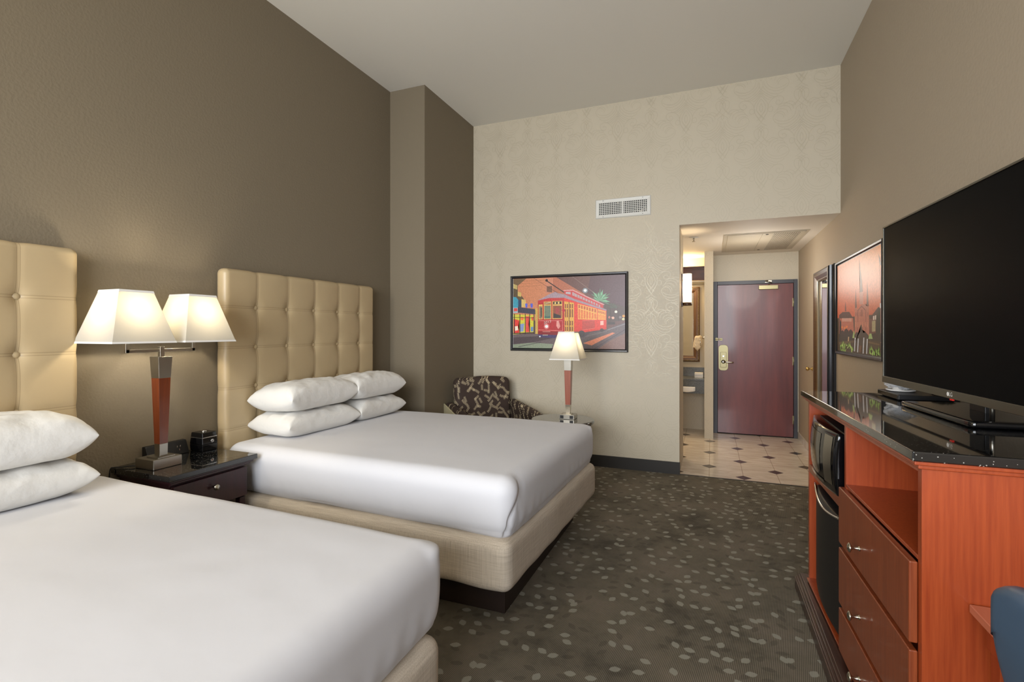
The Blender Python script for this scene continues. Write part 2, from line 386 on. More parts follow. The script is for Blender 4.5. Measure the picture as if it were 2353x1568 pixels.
def text_faces(body,size):
    """flat letter outlines from Blender's built-in font, as a bmesh in XY"""
    cu=bpy.data.curves.new('letters','FONT'); cu.body=body; cu.size=size; cu.align_x='CENTER'; cu.align_y='CENTER'
    ob=bpy.data.objects.new('letters',cu); COL.objects.link(ob)
    dg=bpy.context.evaluated_depsgraph_get(); me=bpy.data.meshes.new_from_object(ob.evaluated_get(dg))
    bm=bmesh.new(); bm.from_mesh(me); bpy.data.objects.remove(ob); bpy.data.meshes.remove(me); bpy.data.curves.remove(cu)
    return bm
LAMPW,WINW,SCW,VALW,ALC,HALL,WARMFILL,EXPO=8,1280,12,22,15,14,56,0.0
def smoothpath(p,k=6):
    o=[]
    for i in range(len(p)-1):
        a=p[max(i-1,0)];b=p[i];c=p[i+1];d=p[min(i+2,len(p)-1)]
        for s in range(k):
            t=s/k; o.append(tuple(.5*((2*b[q])+(-a[q]+c[q])*t+(2*a[q]-5*b[q]+4*c[q]-d[q])*t*t+(-a[q]+3*b[q]-3*c[q]+d[q])*t**3) for q in range(3)))
    o.append(p[-1]); return o
# flat shapes and colours of the two framed prints, in picture coordinates
PIC1=[((96,66,62),[(0,0),(1,0),(1,1),(0,1)]),((80,56,62),[(0.708,0.001),(1,0),(1,0.45),(0.818,0.363),(0.681,0.234)]),((186,120,86),[(0,0),(0.406,0),(0.653,0.249),(0.653,0.442),(0.236,0.432),(0.236,0.605),(0,0.602)]),((164,98,74),[(0.376,0.003),(0.406,0),(0.659,0.25),(0.653,0.341),(0.376,0.221)]),((182,118,92),[(0.305,0),(0.376,0.001),(0.376,0.23),(0.305,0.227)]),((110,74,58),[(0.318,0.124),(0.368,0.118),(0.368,0.212),(0.318,0.202)]),((150,96,66),[(0.049,0.042),(0.305,0.035),(0.305,0.031),(0.049,0.038)]),((150,96,66),[(0.049,0.077),(0.305,0.069),(0.305,0.066),(0.049,0.073)]),((150,96,66),[(0.049,0.117),(0.305,0.108),(0.305,0.105),(0.049,0.113)]),((104,82,58),[(0,0.002),(0.126,0.002),(0.044,0.101),(0,0.099)]),((84,70,50),[(0,0.099),(0.044,0.101),(0.044,0.18),(0,0.178)]),((84,70,50),[(0,0.178),(0.044,0.18),(0.093,0.27),(0.121,0.341),(0.077,0.419),(0,0.417)]),((200,178,110),[(0.003,0.073),(0.038,0.092),(0.038,0.154),(0.003,0.136)]),((186,160,92),[(0.044,0.185),(0.077,0.2),(0.077,0.263),(0.044,0.251)]),((198,170,100),[(0.08,0.296),(0.121,0.308),(0.121,0.411),(0.08,0.41)]),((60,52,40),[(0.011,0.077),(0.011,0.148),(0.013,0.148),(0.013,0.078)]),((60,52,40),[(0.021,0.078),(0.021,0.149),(0.023,0.149),(0.023,0.078)]),((60,52,40),[(0.03,0.079),(0.03,0.149),(0.032,0.149),(0.032,0.079)]),((58,140,162),[(0,0.262),(0.029,0.264),(0.049,0.304),(0.049,0.418),(0,0.417)]),((40,60,90),[(0.049,0.304),(0.08,0.314),(0.08,0.41),(0.049,0.405)]),((150,170,180),[(0.001,0.417),(0.045,0.418),(0.045,0.493),(0.001,0.496)]),((200,66,58),[(0.007,0.424),(0.041,0.425),(0.041,0.469),(0.007,0.47)]),((58,58,74),[(0.045,0.409),(0.209,0.442),(0.217,0.518),(0.045,0.49)]),((36,38,52),[(0.048,0.414),(0.065,0.491),(0.067,0.49),(0.05,0.412)]),((36,38,52),[(0.068,0.418),(0.085,0.494),(0.087,0.493),(0.07,0.417)]),((36,38,52),[(0.088,0.422),(0.104,0.497),(0.106,0.496),(0.09,0.421)]),((36,38,52),[(0.108,0.426),(0.124,0.5),(0.126,0.499),(0.11,0.425)]),((36,38,52),[(0.127,0.43),(0.144,0.503),(0.146,0.502),(0.129,0.429)]),((36,38,52),[(0.147,0.434),(0.164,0.506),(0.166,0.505),(0.149,0.433)]),((36,38,52),[(0.167,0.438),(0.183,0.509),(0.185,0.508),(0.169,0.437)]),((36,38,52),[(0.187,0.442),(0.203,0.512),(0.205,0.511),(0.189,0.44)]),((196,186,58),[(0,0.514),(0.199,0.528),(0.199,0.778),(0,0.806)]),((206,58,50),[(0.003,0.578),(0.06,0.603),(0.049,0.691),(0.06,0.779),(0.003,0.797)]),((206,70,60),[(0.121,0.543),(0.156,0.545),(0.148,0.656),(0.156,0.77),(0.121,0.774)]),((122,140,182),[(0.069,0.656),(0.107,0.647),(0.099,0.761),(0.066,0.77)]),((220,110,60),[(0.074,0.551),(0.104,0.555),(0.096,0.604),(0.071,0.594)]),((230,210,190),[(0.016,0.691),(0.044,0.682),(0.049,0.744),(0.019,0.753)]),((90,120,170),[(0.17,0.7),(0.192,0.692),(0.192,0.761),(0.17,0.765)]),((210,60,60),[(0.176,0.552),(0.193,0.557),(0.192,0.605),(0.178,0.609)]),((40,34,34),[(0.007,0.505),(0.007,0.788),(0.015,0.788),(0.015,0.506)]),((40,34,34),[(0.062,0.507),(0.062,0.836),(0.069,0.836),(0.069,0.507)]),((40,34,34),[(0.113,0.507),(0.113,0.831),(0.12,0.831),(0.12,0.508)]),((40,34,34),[(0.155,0.508),(0.155,0.774),(0.162,0.774),(0.162,0.508)]),((40,34,34),[(0.195,0.509),(0.195,0.805),(0.202,0.805),(0.202,0.509)]),((40,34,34),[(0,0.562),(0.199,0.572),(0.199,0.565),(0,0.555)]),((44,38,36),[(0,0.799),(0.2,0.785),(0.2,0.772),(0,0.786)]),((78,88,190),[(0.115,0.361),(0.138,0.361),(0.136,0.422),(0.119,0.417)]),((78,88,190),[(0.165,0.362),(0.188,0.363),(0.186,0.424),(0.168,0.418)]),((186,156,78),[(0.212,0.431),(0.237,0.432),(0.237,0.797),(0.212,0.798)]),((74,58,54),[(0.818,0.363),(0.906,0.382),(1,0.434),(1,0.613),(0.851,0.636)]),((200,120,110),[(0.885,0.571),(0.881,0.583),(0.873,0.589),(0.864,0.583),(0.861,0.57),(0.864,0.558),(0.873,0.552),(0.881,0.558)]),((214,170,150),[(0.912,0.579),(0.909,0.592),(0.9,0.597),(0.892,0.592),(0.888,0.579),(0.892,0.566),(0.9,0.561),(0.909,0.566)]),((120,110,110),[(0.973,0.572),(0.969,0.584),(0.96,0.59),(0.952,0.584),(0.948,0.571),(0.952,0.559),(0.96,0.554),(0.969,0.559)]),((196,190,140),[(0.997,0.597),(0.994,0.609),(0.985,0.614),(0.977,0.609),(0.973,0.596),(0.977,0.584),(0.985,0.578),(0.994,0.584)]),((220,215,200),[(0.937,0.498),(0.933,0.51),(0.925,0.515),(0.916,0.51),(0.913,0.497),(0.916,0.484),(0.925,0.479),(0.933,0.485)]),((200,140,60),[(1,0.556),(0.996,0.568),(0.988,0.574),(0.979,0.568),(0.976,0.555),(0.979,0.543),(0.988,0.538),(0.996,0.543)]),((56,46,46),[(0.853,0.632),(0.917,0.633),(0.917,0.669),(0.853,0.669)]),((94,82,84),[(0,0.806),(0.236,0.797),(0.851,0.727),(1,0.641),(1,1),(0,1)]),((124,134,114),[(0,0.951),(0.192,0.922),(0.379,0.941),(0.362,1),(0,1)]),((70,58,62),[(0,0.85),(0.236,0.83),(0.379,0.855),(0.192,0.918),(0,0.947)]),((200,122,92),[(0.645,0.924),(0.895,0.775),(0.919,0.783),(0.719,0.953)]),((118,88,80),[(0.873,0.887),(1,0.784),(1,1),(0.774,1)]),((52,46,50),[(0.742,1),(1,0.738),(0.999,0.732),(0.74,0.998)]),((120,110,108),[(0.654,0.838),(0.851,0.758),(0.85,0.753),(0.653,0.833)]),((60,56,60),[(0.05,0.989),(0.269,0.916),(0.269,0.909),(0.049,0.982)]),((150,146,150),[(0.851,0.746),(1,0.664),(0.999,0.659),(0.85,0.741)]),((84,112,88),[(0.79,0.346),(0.746,0.348),(0.716,0.382),(0.753,0.371)]),((112,164,128),[(0.79,0.346),(0.733,0.332),(0.688,0.356),(0.736,0.357)]),((84,112,88),[(0.79,0.346),(0.749,0.311),(0.714,0.318),(0.748,0.335)]),((112,164,128),[(0.79,0.346),(0.761,0.299),(0.732,0.296),(0.755,0.322)]),((84,112,88),[(0.79,0.346),(0.752,0.271),(0.712,0.246),(0.743,0.292)]),((112,164,128),[(0.79,0.346),(0.759,0.253),(0.723,0.21),(0.747,0.269)]),((84,112,88),[(0.79,0.346),(0.78,0.269),(0.759,0.234),(0.766,0.281)]),((112,164,128),[(0.79,0.346),(0.79,0.266),(0.774,0.223),(0.774,0.271)]),((84,112,88),[(0.79,0.346),(0.8,0.238),(0.792,0.169),(0.783,0.237)]),((112,164,128),[(0.79,0.346),(0.812,0.254),(0.815,0.191),(0.796,0.247)]),((84,112,88),[(0.79,0.346),(0.814,0.288),(0.821,0.246),(0.8,0.275)]),((112,164,128),[(0.79,0.346),(0.827,0.288),(0.846,0.242),(0.815,0.27)]),((84,112,88),[(0.79,0.346),(0.844,0.293),(0.88,0.247),(0.835,0.272)]),((112,164,128),[(0.79,0.346),(0.835,0.322),(0.867,0.296),(0.83,0.298)]),((84,112,88),[(0.79,0.346),(0.824,0.341),(0.851,0.328),(0.824,0.316)]),((112,164,128),[(0.79,0.346),(0.837,0.36),(0.878,0.363),(0.841,0.336)]),((84,112,88),[(0.79,0.346),(0.836,0.383),(0.881,0.405),(0.844,0.361)]),((66,74,60),[(0.873,0.447),(0.807,0.446),(0.812,0.447)]),((66,74,60),[(0.873,0.447),(0.811,0.42),(0.819,0.423)]),((66,74,60),[(0.873,0.447),(0.822,0.398),(0.832,0.403)]),((66,74,60),[(0.873,0.447),(0.84,0.382),(0.85,0.39)]),((66,74,60),[(0.873,0.447),(0.861,0.374),(0.871,0.385)]),((66,74,60),[(0.873,0.447),(0.884,0.374),(0.892,0.39)]),((66,74,60),[(0.873,0.447),(0.906,0.384),(0.911,0.402)]),((66,74,60),[(0.873,0.447),(0.923,0.401),(0.925,0.422)]),((66,74,60),[(0.873,0.447),(0.935,0.423),(0.933,0.446)]),((60,50,46),[(0.873,0.447),(0.873,0.612),(0.881,0.612),(0.881,0.447)]),((60,50,46),[(0.941,0.498),(0.941,0.62),(0.947,0.621),(0.947,0.498)]),((120,128,136),[(0.687,0.201),(0.684,0.216),(0.678,0.229),(0.668,0.236),(0.657,0.235),(0.647,0.228),(0.641,0.215),(0.638,0.198),(0.641,0.183),(0.647,0.17),(0.657,0.163),(0.668,0.164),(0.678,0.171),(0.684,0.184)]),((226,238,242),[(0.676,0.198),(0.674,0.207),(0.671,0.214),(0.665,0.218),(0.66,0.217),(0.654,0.213),(0.651,0.206),(0.649,0.197),(0.651,0.189),(0.654,0.182),(0.66,0.178),(0.665,0.178),(0.671,0.182),(0.674,0.19)]),((66,50,46),[(0.197,0.003),(0.422,0.23),(0.423,0.225),(0.198,0)]),((150,130,125),[(0.551,0.002),(0.74,0.237),(0.742,0.235),(0.552,0)]),((40,34,34),[(0.313,0.047),(0.474,0.222),(0.479,0.212),(0.318,0.037)]),((36,30,30),[(0.329,0.04),(0.328,0.049),(0.325,0.055),(0.32,0.058),(0.315,0.058),(0.31,0.054),(0.306,0.047),(0.305,0.039),(0.306,0.031),(0.31,0.025),(0.315,0.021),(0.32,0.021),(0.325,0.025),(0.328,0.032)]),((204,60,50),[(0.477,0.281),(0.593,0.323),(0.845,0.467),(0.845,0.731),(0.593,0.79),(0.477,0.773)]),((178,48,46),[(0.477,0.608),(0.565,0.609),(0.565,0.777),(0.477,0.773)]),((164,36,40),[(0.236,0.319),(0.34,0.287),(0.477,0.281),(0.477,0.816),(0.236,0.813)]),((178,46,46),[(0.236,0.319),(0.34,0.287),(0.477,0.281),(0.477,0.344),(0.357,0.334),(0.241,0.363)]),((120,26,32),[(0.236,0.761),(0.477,0.765),(0.477,0.816),(0.236,0.813)]),((150,130,140),[(0.234,0.323),(0.34,0.237),(0.395,0.205),(0.42,0.225),(0.477,0.242),(0.593,0.31),(0.846,0.465),(0.842,0.483),(0.593,0.356),(0.477,0.291),(0.34,0.29)]),((184,60,60),[(0.472,0.191),(0.554,0.186),(0.818,0.396),(0.818,0.446),(0.565,0.309),(0.483,0.243)]),((196,140,140),[(0.469,0.184),(0.554,0.18),(0.83,0.395),(0.821,0.405),(0.552,0.196),(0.471,0.198)]),((170,160,165),[(0.491,0.211),(0.535,0.211),(0.535,0.248),(0.491,0.236)]),((168,146,150),[(0.549,0.213),(0.57,0.228),(0.57,0.274),(0.549,0.26)]),((168,146,150),[(0.572,0.231),(0.592,0.247),(0.592,0.29),(0.572,0.277)]),((168,146,150),[(0.596,0.25),(0.615,0.265),(0.615,0.306),(0.596,0.293)]),((168,146,150),[(0.619,0.268),(0.637,0.283),(0.637,0.322),(0.619,0.308)]),((168,146,150),[(0.642,0.286),(0.66,0.301),(0.66,0.338),(0.642,0.324)]),((168,146,150),[(0.665,0.304),(0.682,0.319),(0.682,0.354),(0.665,0.34)]),((168,146,150),[(0.688,0.322),(0.704,0.336),(0.704,0.369),(0.688,0.356)]),((168,146,150),[(0.711,0.34),(0.726,0.354),(0.726,0.385),(0.711,0.372)]),((168,146,150),[(0.734,0.357),(0.748,0.372),(0.748,0.401),(0.734,0.387)]),((168,146,150),[(0.757,0.375),(0.77,0.389),(0.77,0.416),(0.757,0.403)]),((168,146,150),[(0.779,0.393),(0.792,0.407),(0.792,0.432),(0.779,0.418)]),((208,168,88),[(0.243,0.38),(0.28,0.378),(0.28,0.588),(0.243,0.591)]),((128,104,80),[(0.248,0.404),(0.275,0.405),(0.275,0.58),(0.248,0.581)]),((208,168,88),[(0.291,0.34),(0.36,0.339),(0.36,0.588),(0.291,0.59)]),((104,116,98),[(0.296,0.395),(0.355,0.396),(0.355,0.579),(0.296,0.58)]),((208,168,88),[(0.37,0.334),(0.46,0.334),(0.46,0.585),(0.37,0.588)]),((132,70,50),[(0.375,0.398),(0.455,0.401),(0.455,0.577),(0.375,0.577)]),((60,60,56),[(0.263,0.424),(0.276,0.424),(0.276,0.554),(0.263,0.554)]),((70,100,90),[(0.297,0.537),(0.324,0.546),(0.351,0.538),(0.351,0.574),(0.297,0.573)]),((150,60,60),[(0.401,0.427),(0.434,0.437),(0.428,0.505),(0.401,0.513)]),((50,44,44),[(0.381,0.504),(0.412,0.522),(0.445,0.539),(0.445,0.573),(0.381,0.572)]),((150,110,60),[(0.296,0.347),(0.356,0.346),(0.356,0.383),(0.296,0.386)]),((60,40,36),[(0.376,0.341),(0.453,0.34),(0.453,0.379),(0.376,0.382)]),((230,190,120),[(0.39,0.35),(0.403,0.349),(0.403,0.374),(0.39,0.376)]),((230,190,120),[(0.42,0.348),(0.434,0.346),(0.434,0.374),(0.42,0.375)]),((206,156,70),[(0.477,0.34),(0.565,0.366),(0.565,0.769),(0.481,0.767)]),((60,30,26),[(0.518,0.35),(0.519,0.767),(0.524,0.767),(0.523,0.35)]),((116,56,40),[(0.484,0.377),(0.493,0.38),(0.493,0.438),(0.484,0.438)]),((116,56,40),[(0.484,0.448),(0.493,0.451),(0.493,0.565),(0.484,0.565)]),((116,56,40),[(0.484,0.612),(0.493,0.615),(0.493,0.68),(0.484,0.68)]),((116,56,40),[(0.484,0.693),(0.493,0.695),(0.493,0.756),(0.484,0.756)]),((116,56,40),[(0.501,0.377),(0.511,0.38),(0.511,0.439),(0.501,0.438)]),((116,56,40),[(0.501,0.449),(0.511,0.451),(0.511,0.566),(0.501,0.566)]),((116,56,40),[(0.501,0.612),(0.511,0.615),(0.511,0.68),(0.501,0.68)]),((116,56,40),[(0.501,0.693),(0.511,0.695),(0.511,0.756),(0.501,0.756)]),((116,56,40),[(0.527,0.378),(0.537,0.381),(0.537,0.439),(0.527,0.439)]),((116,56,40),[(0.527,0.449),(0.537,0.452),(0.537,0.566),(0.527,0.566)]),((116,56,40),[(0.527,0.612),(0.537,0.615),(0.537,0.68),(0.527,0.68)]),((116,56,40),[(0.527,0.693),(0.537,0.695),(0.537,0.756),(0.527,0.756)]),((116,56,40),[(0.546,0.379),(0.556,0.381),(0.556,0.44),(0.546,0.439)]),((116,56,40),[(0.546,0.45),(0.556,0.452),(0.556,0.566),(0.546,0.566)]),((116,56,40),[(0.546,0.613),(0.556,0.615),(0.556,0.68),(0.546,0.68)]),((116,56,40),[(0.546,0.693),(0.556,0.695),(0.556,0.756),(0.546,0.756)]),((170,30,44),[(0.485,0.468),(0.484,0.477),(0.48,0.485),(0.474,0.489),(0.468,0.489),(0.462,0.484),(0.458,0.477),(0.457,0.467),(0.458,0.457),(0.462,0.45),(0.468,0.446),(0.474,0.446),(0.48,0.45),(0.484,0.458)]),((222,164,84),[(0.597,0.378),(0.764,0.454),(0.764,0.602),(0.599,0.594)]),((222,164,84),[(0.771,0.46),(0.84,0.489),(0.84,0.605),(0.771,0.601)]),((176,84,52),[(0.604,0.39),(0.619,0.397),(0.619,0.441),(0.604,0.437)]),((206,104,58),[(0.604,0.451),(0.619,0.456),(0.619,0.586),(0.604,0.585)]),((176,84,52),[(0.627,0.401),(0.642,0.408),(0.642,0.452),(0.627,0.447)]),((206,104,58),[(0.627,0.461),(0.642,0.467),(0.642,0.586),(0.627,0.586)]),((176,84,52),[(0.65,0.412),(0.665,0.419),(0.665,0.462),(0.65,0.458)]),((206,104,58),[(0.65,0.472),(0.665,0.477),(0.665,0.586),(0.65,0.586)]),((176,84,52),[(0.673,0.422),(0.688,0.429),(0.688,0.473),(0.673,0.468)]),((206,104,58),[(0.673,0.483),(0.688,0.488),(0.688,0.586),(0.673,0.586)]),((176,84,52),[(0.696,0.433),(0.711,0.44),(0.711,0.483),(0.696,0.479)]),((206,104,58),[(0.696,0.493),(0.711,0.498),(0.711,0.587),(0.696,0.587)]),((176,84,52),[(0.719,0.443),(0.734,0.451),(0.734,0.494),(0.719,0.489)]),((206,104,58),[(0.719,0.503),(0.734,0.509),(0.734,0.587),(0.719,0.587)]),((176,84,52),[(0.742,0.454),(0.757,0.461),(0.757,0.504),(0.742,0.5)]),((206,104,58),[(0.742,0.514),(0.757,0.519),(0.757,0.587),(0.742,0.587)]),((180,84,50),[(0.775,0.474),(0.783,0.478),(0.783,0.511),(0.775,0.509)]),((214,120,60),[(0.775,0.522),(0.783,0.525),(0.783,0.594),(0.775,0.592)]),((180,84,50),[(0.788,0.48),(0.796,0.484),(0.796,0.517),(0.788,0.515)]),((214,120,60),[(0.788,0.528),(0.796,0.531),(0.796,0.594),(0.788,0.593)]),((180,84,50),[(0.801,0.486),(0.81,0.49),(0.81,0.523),(0.801,0.521)]),((214,120,60),[(0.801,0.534),(0.81,0.537),(0.81,0.594),(0.801,0.593)]),((180,84,50),[(0.814,0.492),(0.823,0.496),(0.823,0.529),(0.814,0.527)]),((214,120,60),[(0.814,0.54),(0.823,0.543),(0.823,0.595),(0.814,0.593)]),((180,84,50),[(0.828,0.498),(0.836,0.502),(0.836,0.535),(0.828,0.533)]),((214,120,60),[(0.828,0.546),(0.836,0.549),(0.836,0.595),(0.828,0.593)]),((222,150,140),[(0.241,0.612),(0.462,0.614),(0.462,0.61),(0.241,0.607)]),((222,150,140),[(0.241,0.742),(0.462,0.756),(0.462,0.752),(0.242,0.737)]),((222,150,140),[(0.46,0.612),(0.461,0.752),(0.464,0.752),(0.462,0.612)]),((206,140,132),[(0.409,0.611),(0.428,0.607),(0.442,0.692),(0.425,0.731),(0.406,0.684)]),((196,110,110),[(0.342,0.69),(0.339,0.708),(0.332,0.721),(0.322,0.729),(0.311,0.729),(0.301,0.721),(0.294,0.707),(0.291,0.69),(0.294,0.673),(0.301,0.659),(0.311,0.652),(0.322,0.652),(0.332,0.659),(0.339,0.673)]),((246,236,226),[(0.331,0.69),(0.33,0.7),(0.326,0.708),(0.32,0.712),(0.314,0.712),(0.308,0.708),(0.304,0.7),(0.302,0.69),(0.304,0.681),(0.308,0.673),(0.314,0.668),(0.32,0.668),(0.326,0.673),(0.33,0.681)]),((176,66,58),[(0.637,0.613),(0.745,0.607),(0.745,0.718),(0.637,0.74)]),((220,130,120),[(0.637,0.615),(0.745,0.609),(0.745,0.605),(0.637,0.612)]),((220,130,120),[(0.637,0.742),(0.745,0.72),(0.745,0.717),(0.637,0.738)]),((226,172,160),[(0.793,0.621),(0.821,0.616),(0.821,0.673),(0.793,0.677)]),((60,52,92),[(0.236,0.804),(0.412,0.814),(0.395,0.856),(0.247,0.843)]),((220,220,250),[(0.262,0.834),(0.26,0.842),(0.255,0.846),(0.25,0.842),(0.248,0.835),(0.25,0.827),(0.255,0.823),(0.26,0.826)]),((150,150,140),[(0.28,0.808),(0.329,0.808),(0.329,0.819),(0.28,0.82)]),((78,68,72),[(0.593,0.79),(0.708,0.762),(0.845,0.731),(0.829,0.753),(0.708,0.777),(0.653,0.844),(0.593,0.844)]),((66,58,60),[(0.661,0.794),(0.657,0.817),(0.646,0.834),(0.631,0.84),(0.616,0.834),(0.605,0.817),(0.601,0.794),(0.605,0.771),(0.616,0.754),(0.631,0.748),(0.646,0.754),(0.657,0.771)]),((66,58,60),[(0.823,0.743),(0.82,0.758),(0.812,0.767),(0.802,0.767),(0.793,0.758),(0.79,0.743),(0.793,0.729),(0.802,0.72),(0.812,0.72),(0.82,0.729)]),((222,200,180),[(0.28,0.767),(0.351,0.767),(0.351,0.763),(0.28,0.763)])]
